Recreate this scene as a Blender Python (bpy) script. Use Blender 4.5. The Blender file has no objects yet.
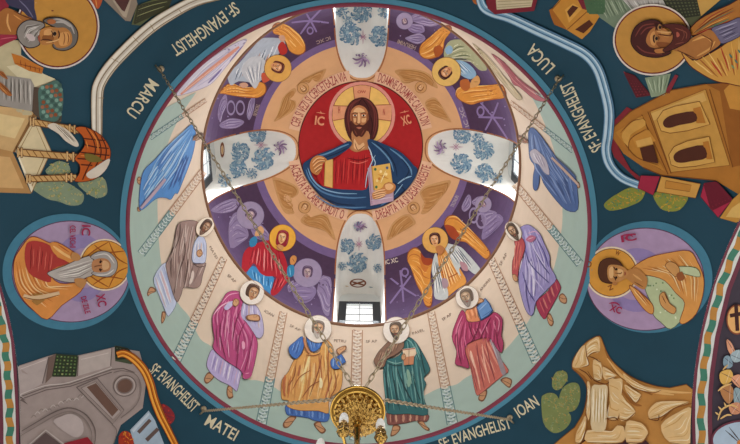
import bpy, bmesh, math, random
from mathutils import Vector, Matrix
from mathutils.bvhtree import BVHTree
from mathutils.geometry import tessellate_polygon
random.seed(7)
PI = math.pi
SC = bpy.context.scene
COL = SC.collection

# ------------------------------------------------------------------ camera, sky, lamps, exposure
R = 3.0                                    # drum radius in metres
FPX, TH, RO = 820.0, 0.2524, 0.0182        # focal length in pixels, tilt from the zenith, roll
EYE = Vector((0.0493 * R, -0.9652 * R, 1.6))
H1 = 3.4248 * R + 1.6                      # rim of the drum
H2 = 5.0099 * R + 1.6                      # cornice under the dome
HD = 1.06 * R                              # rise of the dome
X_ = Vector((1, 0, 0)); D_ = Vector((0, math.cos(TH), -math.sin(TH))); F_ = Vector((0, math.sin(TH), math.cos(TH)))
RT = X_ * math.cos(RO) + D_ * math.sin(RO)
DN = -X_ * math.sin(RO) + D_ * math.cos(RO)
cd = bpy.data.cameras.new('camera'); cam = bpy.data.objects.new('camera', cd); COL.objects.link(cam)
cd.sensor_width = 36; cd.lens = FPX / 740 * 36; cd.clip_end = 200
mw = Matrix.Identity(4)
for i in range(3):
    mw[i][0] = RT[i]; mw[i][1] = -DN[i]; mw[i][2] = -F_[i]; mw[i][3] = EYE[i]
cam.matrix_world = mw
SC.camera = cam
w = bpy.data.worlds.new('sky'); SC.world = w; w.use_nodes = True
wb = w.node_tree.nodes['Background']; wb.inputs[0].default_value = (1.0, 0.985, 0.96, 1); wb.inputs[1].default_value = 1.0
SC.view_settings.view_transform = 'Standard'; SC.view_settings.look = 'None'
SC.view_settings.gamma = 1; SC.view_settings.use_curve_mapping = False
SC.view_settings.exposure = 0.6

WIN = {'right': 0.04, 'near': PI / 2 + 0.035, 'left': PI - 0.015, 'far': -PI / 2 + 0.02}
def day(name, az, power, tilt=-0.75):       # daylight coming in through one dome window
    l = bpy.data.lights.new(name, 'AREA'); l.shape = 'RECTANGLE'; l.size = 0.8; l.size_y = 1.7; l.energy = power; l.color = (0.92, 0.97, 1.0)
    o = bpy.data.objects.new(name, l); COL.objects.link(o)
    a = Vector((math.cos(az), math.sin(az), 0)); o.location = a * (R * 1.03) + Vector((0, 0, H2 + 0.95))
    o.rotation_euler = (-a + Vector((0, 0, tilt))).to_track_quat('-Z', 'Y').to_euler()
for k, az in WIN.items(): day('window_daylight', az, {'left': 48, 'right': 55, 'near': 30, 'far': 66}[k])
for k, az in WIN.items(): day('window_bounce_light', az, {'left': 8, 'right': 15, 'near': 4, 'far': 5}[k], 0.6)   # light thrown up by the roofs outside

# ------------------------------------------------------------------ materials
_M = {}
def lin(c): return c / 12.92 if c <= 0.04045 else ((c + 0.055) / 1.055) ** 2.4
def rgb(h): return tuple(lin(int(h[i:i + 2], 16) / 255) for i in (0, 2, 4))
def mat(h, rough=0.75, var=0.16, scale=9.0, metal=0.0):
    key = (h, rough, var, metal)
    if key in _M: return _M[key]
    m = bpy.data.materials.new('paint_' + h); m.use_nodes = True
    nt = m.node_tree; b = nt.nodes['Principled BSDF']
    b.inputs['Roughness'].default_value = rough; b.inputs['Metallic'].default_value = metal
    b.inputs['Specular IOR Level'].default_value = 0.25
    tc = nt.nodes.new('ShaderNodeTexCoord'); n = nt.nodes.new('ShaderNodeTexNoise'); n.inputs['Scale'].default_value = scale; n.inputs['Detail'].default_value = 4
    r = nt.nodes.new('ShaderNodeMixRGB'); c = rgb(h)
    r.inputs[1].default_value = tuple(x * (1 - var) for x in c) + (1,)
    r.inputs[2].default_value = tuple(min(1, x * (1 + var)) for x in c) + (1,)
    nt.links.new(tc.outputs['Object'], n.inputs['Vector']); nt.links.new(n.outputs['Fac'], r.inputs[0]); nt.links.new(r.outputs[0], b.inputs['Base Color'])
    _M[key] = m
    return m
def mat_glass():
    m = bpy.data.materials.new('pane_glass'); m.use_nodes = True; nt = m.node_tree
    b = nt.nodes['Principled BSDF']; b.inputs['Base Color'].default_value = (0.95, 0.98, 1, 1); b.inputs['Roughness'].default_value = 0.25
    t = nt.nodes.new('ShaderNodeBsdfTransparent'); x = nt.nodes.new('ShaderNodeMixShader'); x.inputs[0].default_value = 0.12
    nt.links.new(t.outputs[0], x.inputs[1]); nt.links.new(b.outputs[0], x.inputs[2]); nt.links.new(x.outputs[0], nt.nodes['Material Output'].inputs[0])
    return m
def mat_brass(name, h, rough, bump):
    m = bpy.data.materials.new(name); m.use_nodes = True; nt = m.node_tree; b = nt.nodes['Principled BSDF']
    b.inputs['Base Color'].default_value = rgb(h) + (1,); b.inputs['Metallic'].default_value = 1; b.inputs['Roughness'].default_value = rough
    tc = nt.nodes.new('ShaderNodeTexCoord'); n = nt.nodes.new('ShaderNodeTexNoise'); n.inputs['Scale'].default_value = 40
    bp = nt.nodes.new('ShaderNodeBump'); bp.inputs['Strength'].default_value = bump; bp.inputs['Distance'].default_value = 0.01
    nt.links.new(tc.outputs['Object'], n.inputs['Vector']); nt.links.new(n.outputs['Fac'], bp.inputs['Height']); nt.links.new(bp.outputs[0], b.inputs['Normal'])
    return m

# ------------------------------------------------------------------ objects
def mesh_obj(name, verts, faces, mats, idx=None, parent=None, origin=None, smooth=False):
    o3 = origin or Vector((0, 0, 0))
    me = bpy.data.meshes.new(name); me.from_pydata([tuple(Vector(v) - o3) for v in verts], [], faces)
    for m in mats: me.materials.append(m)
    if idx: me.polygons.foreach_set('material_index', idx)
    if smooth: me.polygons.foreach_set('use_smooth', [True] * len(me.polygons))
    me.update()
    o = bpy.data.objects.new(name, me); COL.objects.link(o)
    if parent: o.parent = parent
    else: o.location = o3
    return o
def struct(o, label=None):
    o['kind'] = 'structure'
    if label: o['label'] = label
    return o
def tag(o, label, cat, group=None, kind=None):
    o['label'] = label; o['category'] = cat
    if group: o['group'] = group
    if kind: o['kind'] = kind
    return o

# ------------------------------------------------------------------ shapes of the vault that the painting lies on
AX = 1.39 * R
def arch_z(side, q):                       # height of the crossing arches; q runs along the arch, in units of R
    if side == 'left': z = 3.08 - 0.50 * (q - 0.36) ** 2
    elif side == 'right': z = 3.15 - 0.42 * (q - 0.60) ** 2
    else:
        e = -1.39 if side == 'far' else 1.39; zl, zr = 3.08 - 0.50 * (e - 0.36) ** 2, 3.15 - 0.42 * (e - 0.60) ** 2
        z = zl + (zr - zl) * (q / 2.78 + 0.5) + (3.15 - (zl + zr) / 2) * (1 - (q / 1.39) ** 2)
    return z * R + 1.6
def square(phi):
    c, s = math.cos(phi), math.sin(phi); k = 1.39 / max(abs(c), abs(s)); x, y = c * k, s * k
    if abs(c) >= abs(s): return x * R, y * R, arch_z('right' if c > 0 else 'left', y)
    return x * R, y * R, arch_z('near' if s > 0 else 'far', x)
def oval(z):                                # the drum is very slightly oval, more so towards the dome
    t = max(0.0, min(1.0, (z - H1) / (H2 - H1))); return 1 - .012 * t, .99 + .032 * t
def S(p):
    sx, sy = oval(p[2]); return Vector((p[0] * sx, p[1] * sy, p[2]))
def pend(phi, s):
    x0, y0 = R * math.cos(phi), R * math.sin(phi) * .99; x1, y1, z1 = square(phi)
    return Vector((x0 + (x1 - x0) * s, y0 + (y1 - y0) * s, H1 + (z1 - H1) * s ** 1.25))

def ray(px, py):
    u, v = (px - 370) / FPX, (py - 222) / FPX
    return (RT * u + DN * v + F_).normalized()
def hit_drum(px, py):
    d = ray(px, py); sx, sy = oval(H1); t = 0
    for k in range(4):
        ex, ey, dx, dy = EYE.x / sx, EYE.y / sy, d.x / sx, d.y / sy
        a = dx * dx + dy * dy; b = ex * dx + ey * dy; c = ex * ex + ey * ey - R * R
        t = (-b + math.sqrt(max(0, b * b - a * c))) / a; t = min(t, (H2 + 0.4 - EYE.z) / d.z); sx, sy = oval(EYE.z + d.z * t)
    p = EYE + d * t
    return p, Vector((-p.x, -p.y, 0)).normalized(), d
def hit_dome(px, py):
    d = ray(px, py); k = R / HD; sx, sy = oval(H2); o = Vector((EYE.x / sx, EYE.y / sy, (EYE.z - H2) * k)); e = Vector((d.x / sx, d.y / sy, d.z * k))
    a = e.dot(e); b = o.dot(e); c = o.dot(o) - R * R; D = b * b - a * c
    if D < 0: return hit_drum(px, py)
    t = (-b + math.sqrt(D)) / a; p = EYE + d * t
    if p.z < H2: return hit_drum(px, py)
    return p, Vector((-p.x, -p.y, -(p.z - H2) * k * k)).normalized(), d
class Mesh_Hit:
    def __init__(s, verts, faces): s.t = BVHTree.FromPolygons([tuple(v) for v in verts], faces); s.last = None
    def __call__(s, px, py):
        d = ray(px, py); loc, n, i, dist = s.t.ray_cast(EYE, d)
        if loc is None:                    # the outline ends just past the surface: follow the nearest point
            p = EYE + d * (s.last or 12.0)
            loc, n, i, dist = s.t.find_nearest(p); dist = (loc - EYE).length
        s.last = dist
        if n.dot(d) > 0: n = -n
        return loc, n, d

# ------------------------------------------------------------------ fresco painter: outlines laid as paint layers on the curved walls
Z = [0.0, 0.0, 1.0]
def crop(x0=0, y0=0, s=1.0): Z[:] = [x0, y0, s]
def pts(s):
    if isinstance(s, str):
        a = [float(q) for q in s.replace(',', ' ').split()]; s = list(zip(a[::2], a[1::2]))
    return [(Z[0] + x / Z[2], Z[1] + y / Z[2]) for x, y in s]
def catmull(p, closed, n=3):
    out = []; m = len(p)
    rng = range(m) if closed else range(m - 1)
    for i in rng:
        g = (lambda j: p[j % m]) if closed else (lambda j: p[max(0, min(m - 1, j))])
        a, b, c, d = g(i - 1), g(i), g(i + 1), g(i + 2)
        for k in range(n):
            t = k / n; t2 = t * t; t3 = t2 * t
            out.append(tuple(0.5 * (2 * b[q] + (c[q] - a[q]) * t + (2 * a[q] - 5 * b[q] + 4 * c[q] - d[q]) * t2 + (3 * b[q] - a[q] - 3 * c[q] + d[q]) * t3) for q in (0, 1)))
    if not closed: out.append(p[-1])
    return out
def cut(tris, step):
    """split flat triangles along a square grid so that they can follow a curved wall"""
    out = tris
    for ax in (0, 1):
        new = []
        for poly in out:
            lo = min(q[ax] for q in poly); hi = max(q[ax] for q in poly)
            k = math.floor(lo / step) + 1; rest = poly
            while k * step < hi - 1e-6 and len(rest) >= 3:
                c = k * step; A = []; B = []
                for i in range(len(rest)):
                    p, q = rest[i], rest[(i + 1) % len(rest)]
                    if p[ax] <= c: A.append(p)
                    if p[ax] >= c: B.append(p)
                    if (p[ax] < c) != (q[ax] < c) and p[ax] != c and q[ax] != c:
                        t = (c - p[ax]) / (q[ax] - p[ax]); m = (p[0] + (q[0] - p[0]) * t, p[1] + (q[1] - p[1]) * t); A.append(m); B.append(m)
                if len(A) >= 3: new.append(A)
                rest = B; k += 1
            if len(rest) >= 3: new.append(rest)
        out = new
    return out
EPS = 0.0006
class Part:
    def __init__(s, thing, name, label=None, parent=None, kind=None):
        s.th, s.name, s.label, s.par, s.kind, s.v, s.fc, s.ix, s.m, s.o = thing, name, label, parent, kind, [], [], [], [], None
    def _add(s, h, polys):
        if h not in s.m: s.m.append(h)
        mi = s.m.index(h); cache = {}
        if s.th.hold is None: off = 0.004 + EPS * s.th.level; s.th.level += 1
        else: off = 0.004 + EPS * (s.th.level + s.th.hold.setdefault(h, len(s.th.hold)))
        for poly in polys:
            fi = []
            for x, y in poly:
                key = (round(x, 3), round(y, 3))
                if key not in cache:
                    p, n, d = s.th.surf(x, y)
                    cache[key] = len(s.v); s.v.append(p + d * (-off / max(0.12, -n.dot(d))))
                if not fi or fi[-1] != cache[key]: fi.append(cache[key])
            if fi and fi[0] == fi[-1]: fi.pop()
            if len(set(fi)) == len(fi) >= 3: s.fc.append(fi); s.ix.append(mi)
    def raw(s, h, p):
        tri = tessellate_polygon([[Vector((x, y, 0)) for x, y in p]])
        s._add(h, cut([[p[i] for i in t] for t in tri], s.th.step)); return s
    def f(s, h, p): return s.raw(h, catmull(pts(p), True))            # smooth outline
    def g(s, h, p): return s.raw(h, pts(p))                           # outline with corners
    def l(s, h, wd, p, smooth=True, ends=0.35):                       # brush stroke
        q = pts(p); q = catmull(q, False, 4) if smooth and len(q) > 2 else q
        if smooth and len(q) == 2: q = [q[0], ((q[0][0] + q[1][0]) / 2, (q[0][1] + q[1][1]) / 2), q[1]]
        n = len(q); A = []; B = []; wd = wd / Z[2]
        for i, (x, y) in enumerate(q):
            a, b = q[max(0, i - 1)], q[min(n - 1, i + 1)]; dx, dy = b[0] - a[0], b[1] - a[1]; L = math.hypot(dx, dy) or 1
            t = i / (n - 1); k = wd / 2 * (ends + (1 - ends) * min(1, 4 * t * (1 - t) * 1.3)) if ends < 1 else wd / 2
            A.append((x - dy / L * k, y + dx / L * k)); B.append((x + dy / L * k, y - dx / L * k))
        s._add(h, cut([[A[i], A[i + 1], B[i + 1], B[i]] for i in range(n - 1)], s.th.step)); return s
    def e(s, h, cx, cy, rx, ry=None, a0=0, a1=360, n=28, rot=0, inner=None):
        """ellipse, or ring when inner (0..1) is given"""
        ry = rx if ry is None else ry; cx, cy = Z[0] + cx / Z[2], Z[1] + cy / Z[2]; rx, ry = rx / Z[2], ry / Z[2]; c, sn = math.cos(rot), math.sin(rot)
        P = lambda k, r: (cx + r * (rx * math.cos(k) * c - ry * math.sin(k) * sn), cy + r * (rx * math.cos(k) * sn + ry * math.sin(k) * c))
        n = max(n, int(rx * 1.2)); ks = [math.radians(a0 + (a1 - a0) * i / n) for i in range(n + 1)]
        if inner is None:
            if a1 - a0 >= 360: return s.raw(h, [P(k, 1) for k in ks[:-1]])
            return s.raw(h, [P(k, 1) for k in ks])
        s._add(h, cut([[P(ks[i], 1), P(ks[i + 1], 1), P(ks[i + 1], inner), P(ks[i], inner)] for i in range(n)], s.th.step)); return s
    def sub(s, name, label=None):
        p = Part(s.th, name, label, s); s.th.parts.append(p); return p
class flat:
    """brush strokes that share one layer per colour"""
    def __init__(s, part): s.t = part.th
    def __enter__(s): s.own = s.t.hold is None; s.t.hold = {} if s.own else s.t.hold
    def __exit__(s, *a):
        if s.own: s.t.level += len(s.t.hold); s.t.hold = None
class Thing:
    """one painted thing: an Empty on the wall with its painted parts"""
    def __init__(s, name, label, cat, surf, group=None, step=3.2, single=False, level=0):
        s.name, s.label, s.cat, s.surf, s.group, s.step, s.single, s.parts, s.level, s.hold = name, label, cat, surf, group, step, single, [], level, None
        ALL.append(s)
    def p(s, name, label=None, kind=None):
        q = Part(s, name, label, None, kind); s.parts.append(q); return q
    def build(s):
        vs = [v for q in s.parts for v in q.v]
        if not vs: return
        c = Vector((sum(v.x for v in vs), sum(v.y for v in vs), sum(v.z for v in vs))) / len(vs)
        if s.single:
            q = s.parts[0]; q.o = mesh_obj(s.name, q.v, q.fc, [mat(h) for h in q.m], q.ix, None, c)
            s.o = tag(q.o, s.label, s.cat, s.group); 
            return
        s.o = bpy.data.objects.new(s.name, None); COL.objects.link(s.o); s.o.location = c; s.o.empty_display_size = 0.1
        tag(s.o, s.label, s.cat, s.group)
        for q in s.parts:
            if not q.v: continue
            q.o = mesh_obj(q.name, q.v, q.fc, [mat(h) for h in q.m], q.ix, q.par.o if q.par else s.o, c)
            if q.label: q.o['label'] = q.label
            if q.kind: q.o['kind'] = q.kind
ALL = []

# lettering: outlines of the built-in font, laid along a line or an arc
_F = {}
def glyphs(txt, bold=0.0):
    key = (txt, bold)
    if key not in _F:
        c = bpy.data.curves.new('lettering', 'FONT'); c.body = txt; c.offset = bold; c.resolution_u = 3
        o = bpy.data.objects.new('lettering', c); COL.objects.link(o)
        dg = bpy.context.evaluated_depsgraph_get(); m = o.evaluated_get(dg).to_mesh()
        vs = [(v.co.x, v.co.y) for v in m.vertices]; fs = [tuple(p.vertices) for p in m.polygons]
        o.evaluated_get(dg).to_mesh_clear(); bpy.data.objects.remove(o); bpy.data.curves.remove(c)
        x0 = min(v[0] for v in vs); x1 = max(v[0] for v in vs)
        _F[key] = ([((v[0] - x0) / (x1 - x0), v[1] / 0.69) for v in vs], fs)
    return _F[key]
def write(part, h, txt, a, b, hgt, bold=0.03, bend=0.0):
    """baseline from a to b in picture units; up is to the left-hand side as read; bend lifts the middle"""
    (ax, ay), (bx, by) = pts([a, b]); dx, dy = bx - ax, by - ay; L = math.hypot(dx, dy); ux, uy = dy / L, -dx / L
    hgt, bend = hgt / Z[2], bend / Z[2]
    vs, fs = glyphs(txt, bold); q = []
    for t, y in vs:
        k = y * hgt + bend * 4 * t * (1 - t); q.append((ax + dx * t + ux * k, ay + dy * t + uy * k))
    part._add(h, [[q[i] for i in f] for f in fs])
def write_arc(part, h, txt, cx, cy, rx, ry, a0, a1, hgt, inward=False, bold=0.03):
    """lettering along an ellipse, angles in degrees (picture, y down)"""
    vs, fs = glyphs(txt, bold); q = []
    for t, y in vs:
        a = math.radians(a0 + (a1 - a0) * t); k = (-y if inward else y) * hgt
        q.append((cx + (rx + k) * math.cos(a), cy + (ry + k) * math.sin(a)))
    part._add(h, [[q[i] for i in f] for f in fs])

def proj(p):
    q = Vector(p) - EYE; z = q.dot(F_)
    return 370 + FPX * q.dot(RT) / z, 222 + FPX * q.dot(DN) / z
def loc(cx, cy, s, ang=0, sx=1.0):
    """a small drawing frame: unit s, up turned clockwise by ang"""
    c, n = math.cos(math.radians(ang)), math.sin(math.radians(ang))
    def t(st):
        a = [float(q) for q in st.split()]
        return [(cx + s * (x * sx * c - y * n), cy + s * (x * sx * n + y * c)) for x, y in zip(a[::2], a[1::2])]
    return t
def at(x, y): return Z[0] + x / Z[2], Z[1] + y / Z[2]
def lerp_line(A, B, t): return [(a[0] + (b[0] - a[0]) * t, a[1] + (b[1] - a[1]) * t) for a, b in zip(A, B)]
def resample(p, n):
    d = [0]
    for a, b in zip(p, p[1:]): d.append(d[-1] + math.hypot(b[0] - a[0], b[1] - a[1]))
    out = []; j = 0
    for i in range(n):
        k = d[-1] * i / (n - 1)
        while j < len(d) - 2 and d[j + 1] < k: j += 1
        t = (k - d[j]) / ((d[j + 1] - d[j]) or 1); out.append((p[j][0] + (p[j + 1][0] - p[j][0]) * t, p[j][1] + (p[j + 1][1] - p[j][1]) * t))
    return out
def folds(part, left, right, cols, n, wd, seed=1, span=(0.55, 1.0)):
    """drapery: brush strokes running between two edges of a garment"""
    rr = random.Random(seed); A, B = resample(pts(left), 9), resample(pts(right), 9); z = list(Z); crop()
    with flat(part):
      for i in range(n):
        t = (i + 0.5 + rr.uniform(-.3, .3)) / n; ln = lerp_line(A, B, t); k = rr.uniform(*span); u = rr.uniform(0, 1 - k)
        ln = resample(ln, 9)[int(u * 8):max(int(u * 8) + 3, int((u + k) * 8) + 1)]
        part.l(cols[i % len(cols)], wd * rr.uniform(.5, 1.25), [(x + rr.uniform(-.25, .25), y) for x, y in ln], ends=0.15)
    Z[:] = z
def head(T, cx, cy, s, ang, skin, hair, beard=None, turn=0.0, halo=None, hr=2.1, hx=0, hy=0, rim='b58a5a', long=False, sx=1.0, halo_label=None):
    """haloed head: halo, hair, face with eyes, brows, nose and mouth, beard; s is half the height of the face"""
    x, y = at(cx, cy); s = s / Z[2]; z = list(Z); crop(); L = loc(x, y, s, ang, sx); one = lambda a, b: L('%f %f' % (a, b))[0]
    if halo:
        h = T.p('halo', halo_label); ox, oy = one(hx, hy)
        h.e(rim, ox, oy, hr * s * sx + .45, hr * s + .45, rot=math.radians(ang)).e(halo, ox, oy, hr * s * sx, hr * s, rot=math.radians(ang))
    t = turn * .3; skin = mix(skin, 'ffdcb0', .18); d = mix(skin, '3a1c10', .5); li = mix(skin, 'fff0d0', .45)
    hp = T.p('hair')
    if long: hp.f(hair, L('0 -1.35 .75 -1.1 1.0 -.5 1.05 .3 .95 1.1 .5 1.5 -.5 1.5 -.95 1.1 -1.05 .3 -1.0 -.5 -.75 -1.1'))
    else: hp.f(hair, L('0 -1.3 .7 -1.1 .95 -.5 .9 .2 .6 .7 -.6 .7 -.9 .2 -.95 -.5 -.7 -1.1'))
    if s > 2.2: hp.l(mix(hair, 'ffffff', .2), s * .14, L('-.6 -.95 0 -1.2 .6 -.95')).l(mix(hair, 'ffffff', .2), s * .1, L('.85 -.4 .9 .3 .8 .9' if long else '.85 -.5 .88 -.1 .78 .2'))
    fp = T.p('face'); k = t
    fp.f(skin, L('%f -.85 %f -.6 %f 0 %f .6 %f 1.05 %f .6 %f 0 %f -.6' % (k, .55 + k, .62 + k, .45 + k, k, -.45 + k, -.62 + k, -.55 + k)))
    fp.f(li, L('%f -.7 %f -.45 %f -.35 %f -.5' % (k, .35 + k, k, -.35 + k)))
    fp.f(li, L('%f .1 %f .0 %f .35 %f .4' % (.2 + k, .45 + k, .38 + k, .2 + k)))
    fp.l(d, s * .1, L('%f -.25 %f -.32 %f -.22' % (-.48 + k, -.28 + k, -.1 + k))).l(d, s * .1, L('%f -.22 %f -.32 %f -.25' % (.1 + k, .28 + k, .48 + k)))
    if s > 1.6:
        e = fp.sub('eye').e('f0e2c8', *one(-.27 + k, -.1), s * .16, s * .08, rot=math.radians(ang)).e('2a1710', *one(-.26 + k, -.1), s * .08); fp.sub('eye').e('f0e2c8', *one(.27 + k, -.1), s * .16, s * .08, rot=math.radians(ang)).e('2a1710', *one(.28 + k, -.1), s * .08)
    fp.l(d, s * .09, L('%f -.15 %f .25 %f .3' % (-.05 + k * 1.2, -.06 + k * 1.6, .1 + k * 1.6)), ends=.5)
    if beard:
        bp = T.p('beard'); bp.f(beard, L('%f .05 %f .35 %f .38 %f .35 %f .05 %f .7 %f 1.25 %f 1.4 %f 1.25 %f .7' % (-.62 + k, -.35 + k, k, .35 + k, .62 + k, .55 + k, .25 + k, k, -.25 + k, -.55 + k)))
        if s > 2: bp.l(mix(beard, 'ffffff', .3), s * .09, L('%f .7 %f 1.2' % (-.25 + k, -.1 + k))).l(mix(beard, 'ffffff', .3), s * .09, L('%f .7 %f 1.2' % (.25 + k, .1 + k)))
        bp.sub('mouth').l('9a4636', s * .12, L('%f .55 %f .58 %f .55' % (-.2 + k, k, .2 + k)))
    else: fp.sub('mouth').l('9a4636', s * .12, L('%f .55 %f .58 %f .55' % (-.2 + k, k, .2 + k)))
    Z[:] = z
def mix(a, b, t): return ''.join('%02x' % round(int(a[i:i + 2], 16) * (1 - t) + int(b[i:i + 2], 16) * t) for i in (0, 2, 4))

def at_height(px, py, z):
    d = ray(px, py); return EYE + d * ((z - EYE.z) / d.z)
# ------------------------------------------------------------------ the building: dome, drum, pendentives, arches, windows
def grid(fn, us, vs, wrap=False):
    V = [fn(u, v) for v in vs for u in us]; n = len(us); Fc = []
    for j in range(len(vs) - 1):
        for i in range(n if wrap else n - 1):
            k = (i + 1) % n; Fc.append((j * n + i, j * n + k, (j + 1) * n + k, (j + 1) * n + i))
    return V, Fc
NA = 240
AZ = [2 * PI * i / NA for i in range(NA)]
NW, NS, NT = 0.174 * R, 0.60 * R, 0.925 * R           # niche half width, springing and crown above the cornice
def niche_out(k):                                     # outline of a niche, k = 0..1 from the left foot over the crown
    if k < 0.3: return -NW, NS * k / 0.3
    if k > 0.7: return NW, NS * (1 - k) / 0.3
    a = PI * (1 - (k - 0.3) / 0.4); c, s = math.cos(a), math.sin(a)
    return NW * math.copysign(abs(c) ** 0.8, c), NS + (NT - NS) * s ** 0.75
RB = 1.065 * R                                        # the window plane
def niche_back(k):
    wb_ = 0.150 * R; zs, zt = 0.62 * R, 0.80 * R
    if k < 0.3: return -wb_, zs * k / 0.3
    if k > 0.7: return wb_, zs * (1 - k) / 0.3
    a = PI * (1 - (k - 0.3) / 0.4); c, s = math.cos(a), math.sin(a)
    return wb_ * math.copysign(abs(c) ** 0.35, c), zs + (zt - zs) * s ** 0.6
def frame_pt(az, r, t, z):
    return S((math.cos(az) * r - math.sin(az) * t, math.sin(az) * r + math.cos(az) * t, H2 + z))

# dome: a shell with the four niches cut through it
def dome_pt(a, z, r=R, h=HD): 
    q = math.sqrt(max(0, 1 - (z / h) ** 2)); return S((r * q * math.cos(a), r * q * math.sin(a), H2 + z))
ZL0, ZL1 = 0.665 * R, 0.72 * R                         # lavender ring between the violet and the ochre zone
zs = [0, .08 * R, .18 * R, .28 * R, .38 * R, .48 * R, .58 * R, ZL0, ZL1, .78 * R, .84 * R, .88 * R, .92 * R, .95 * R, .98 * R, 1.01 * R, 1.035 * R, 1.052 * R, HD * 0.9995]
vi, fi = grid(lambda a, z: dome_pt(a, z), AZ, zs, True)
vo, fo = grid(lambda a, z: dome_pt(a, z, R + .3, HD + .3), AZ, [z * (HD + .3) / HD for z in zs], True)
nv = len(vi); V = vi + vo; Fc = []; IX = []
for j, f in enumerate(fi):
    z = zs[j // NA]; Fc.append(f[::-1]); IX.append(0 if z < ZL0 - .01 else 1 if z < ZL1 - .01 else 2)
for f in fo: Fc.append(tuple(nv + i for i in f)); IX.append(3)
for i in range(NA):
    k = (i + 1) % NA; Fc.append((i, k, nv + k, nv + i)); IX.append(3)
top = len(zs) - 1
Fc.append([top * NA + i for i in range(NA)][::-1]); IX.append(2); Fc.append([nv + top * NA + i for i in range(NA)]); IX.append(3)
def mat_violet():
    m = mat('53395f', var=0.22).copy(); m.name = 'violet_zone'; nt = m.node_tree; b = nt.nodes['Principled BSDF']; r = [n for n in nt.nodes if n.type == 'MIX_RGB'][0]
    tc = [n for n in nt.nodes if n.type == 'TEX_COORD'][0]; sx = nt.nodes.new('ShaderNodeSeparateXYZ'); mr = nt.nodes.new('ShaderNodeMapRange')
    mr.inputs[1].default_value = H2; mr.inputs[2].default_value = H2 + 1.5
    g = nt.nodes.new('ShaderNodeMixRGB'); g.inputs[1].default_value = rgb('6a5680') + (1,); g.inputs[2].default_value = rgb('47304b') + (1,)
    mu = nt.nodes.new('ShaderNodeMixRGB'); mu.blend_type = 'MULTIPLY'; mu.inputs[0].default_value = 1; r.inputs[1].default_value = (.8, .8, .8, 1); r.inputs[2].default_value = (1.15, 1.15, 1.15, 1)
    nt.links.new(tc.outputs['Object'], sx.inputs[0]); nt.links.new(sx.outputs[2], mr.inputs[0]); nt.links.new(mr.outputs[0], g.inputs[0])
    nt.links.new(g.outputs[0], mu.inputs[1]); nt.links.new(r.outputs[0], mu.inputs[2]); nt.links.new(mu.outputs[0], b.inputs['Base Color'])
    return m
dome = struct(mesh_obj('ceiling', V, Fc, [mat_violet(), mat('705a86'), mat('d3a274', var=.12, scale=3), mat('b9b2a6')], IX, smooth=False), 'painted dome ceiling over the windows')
for k, az in WIN.items():
    n = 60; prof = [niche_out(i / n) for i in range(n + 1)]
    prof = [(t, z if 0 < i < n else -0.6) for i, (t, z) in enumerate(prof)]
    V = [frame_pt(az, .25 * R, t, z) for t, z in prof] + [frame_pt(az, 1.6 * R, t, z) for t, z in prof]; m = n + 1
    Fc = [(i, (i + 1) % m, m + (i + 1) % m, m + i) for i in range(m)] + [list(range(m))[::-1], [m + i for i in range(m)]]
    c = mesh_obj('cutter', V, Fc, []); bm = bmesh.new(); bm.from_mesh(c.data); bmesh.ops.recalc_face_normals(bm, faces=bm.faces); bm.to_mesh(c.data); bm.free()
    md = dome.modifiers.new('niche', 'BOOLEAN'); md.object = c; md.operation = 'DIFFERENCE'; md.solver = 'EXACT'
bm = bmesh.new(); bm.from_mesh(dome.data); bmesh.ops.recalc_face_normals(bm, faces=bm.faces); bm.to_mesh(dome.data); bm.free()
dg = bpy.context.evaluated_depsgraph_get(); nm = bpy.data.meshes.new_from_object(dome.evaluated_get(dg))
for md in list(dome.modifiers):
    c = md.object; dome.modifiers.remove(md); bpy.data.objects.remove(c)
old = dome.data; dome.data = nm; nm.name = 'ceiling'; bpy.data.meshes.remove(old)

# drum wall
V, Fc = grid(lambda a, z: S((R * math.cos(a), R * math.sin(a), z)), AZ, [H1 + (H2 - H1) * i / 12 for i in range(13)], True)
n0 = len(V); V2, F2 = grid(lambda a, z: S(((R + .3) * math.cos(a), (R + .3) * math.sin(a), z)), AZ, [H1, H2], True)
IX = [0] * len(Fc) + [1] * len(F2)
struct(mesh_obj('wall_drum', V + V2, Fc + [tuple(n0 + i for i in f) for f in F2], [mat('e4d2bb', var=.07, scale=4), mat('b9b2a6')], IX), 'cream drum wall under the dome')
# pendentives: four corner vaults
SS = [(i / 56) ** 1.3 for i in range(57)]
PV, PF = grid(pend, [2 * PI * i / 480 for i in range(480)], SS, True); hit_pend = Mesh_Hit(PV, PF)
for nm_, q in (('lower_right', 0), ('lower_left', 1), ('upper_left', 2), ('upper_right', 3)):
    V, Fc = grid(pend, [PI / 2 * (q + i / 120) for i in range(121)], SS)
    struct(mesh_obj('wall_' + nm_, V, Fc, [mat('1d4456', var=.14, scale=2.5)]), 'dark teal corner vault under the drum')
# crossing arches and their barrel vaults
AV, AF = [], []
for side in ('left', 'right', 'near', 'far'):
    def bar(q, t, side=side):
        z = arch_z(side, q / R); e = AX + t
        return Vector({'left': (-e, q, z), 'right': (e, q, z), 'near': (q, e, z), 'far': (q, -e, z)}[side])
    V, Fc = grid(bar, [AX * (-1 + i / 30) for i in range(61)], [0, .2, .4, .8, 1.4, 2.2, 3.2, 4.5])
    struct(mesh_obj('wall_' + side, V, Fc, [mat('3d3440', var=.15)]), 'barrel vault beyond the crossing arch')
    k = len(AV); AV += V; AF += [tuple(k + i for i in f) for f in Fc]
hit_arch = Mesh_Hit(AV, AF)
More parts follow.
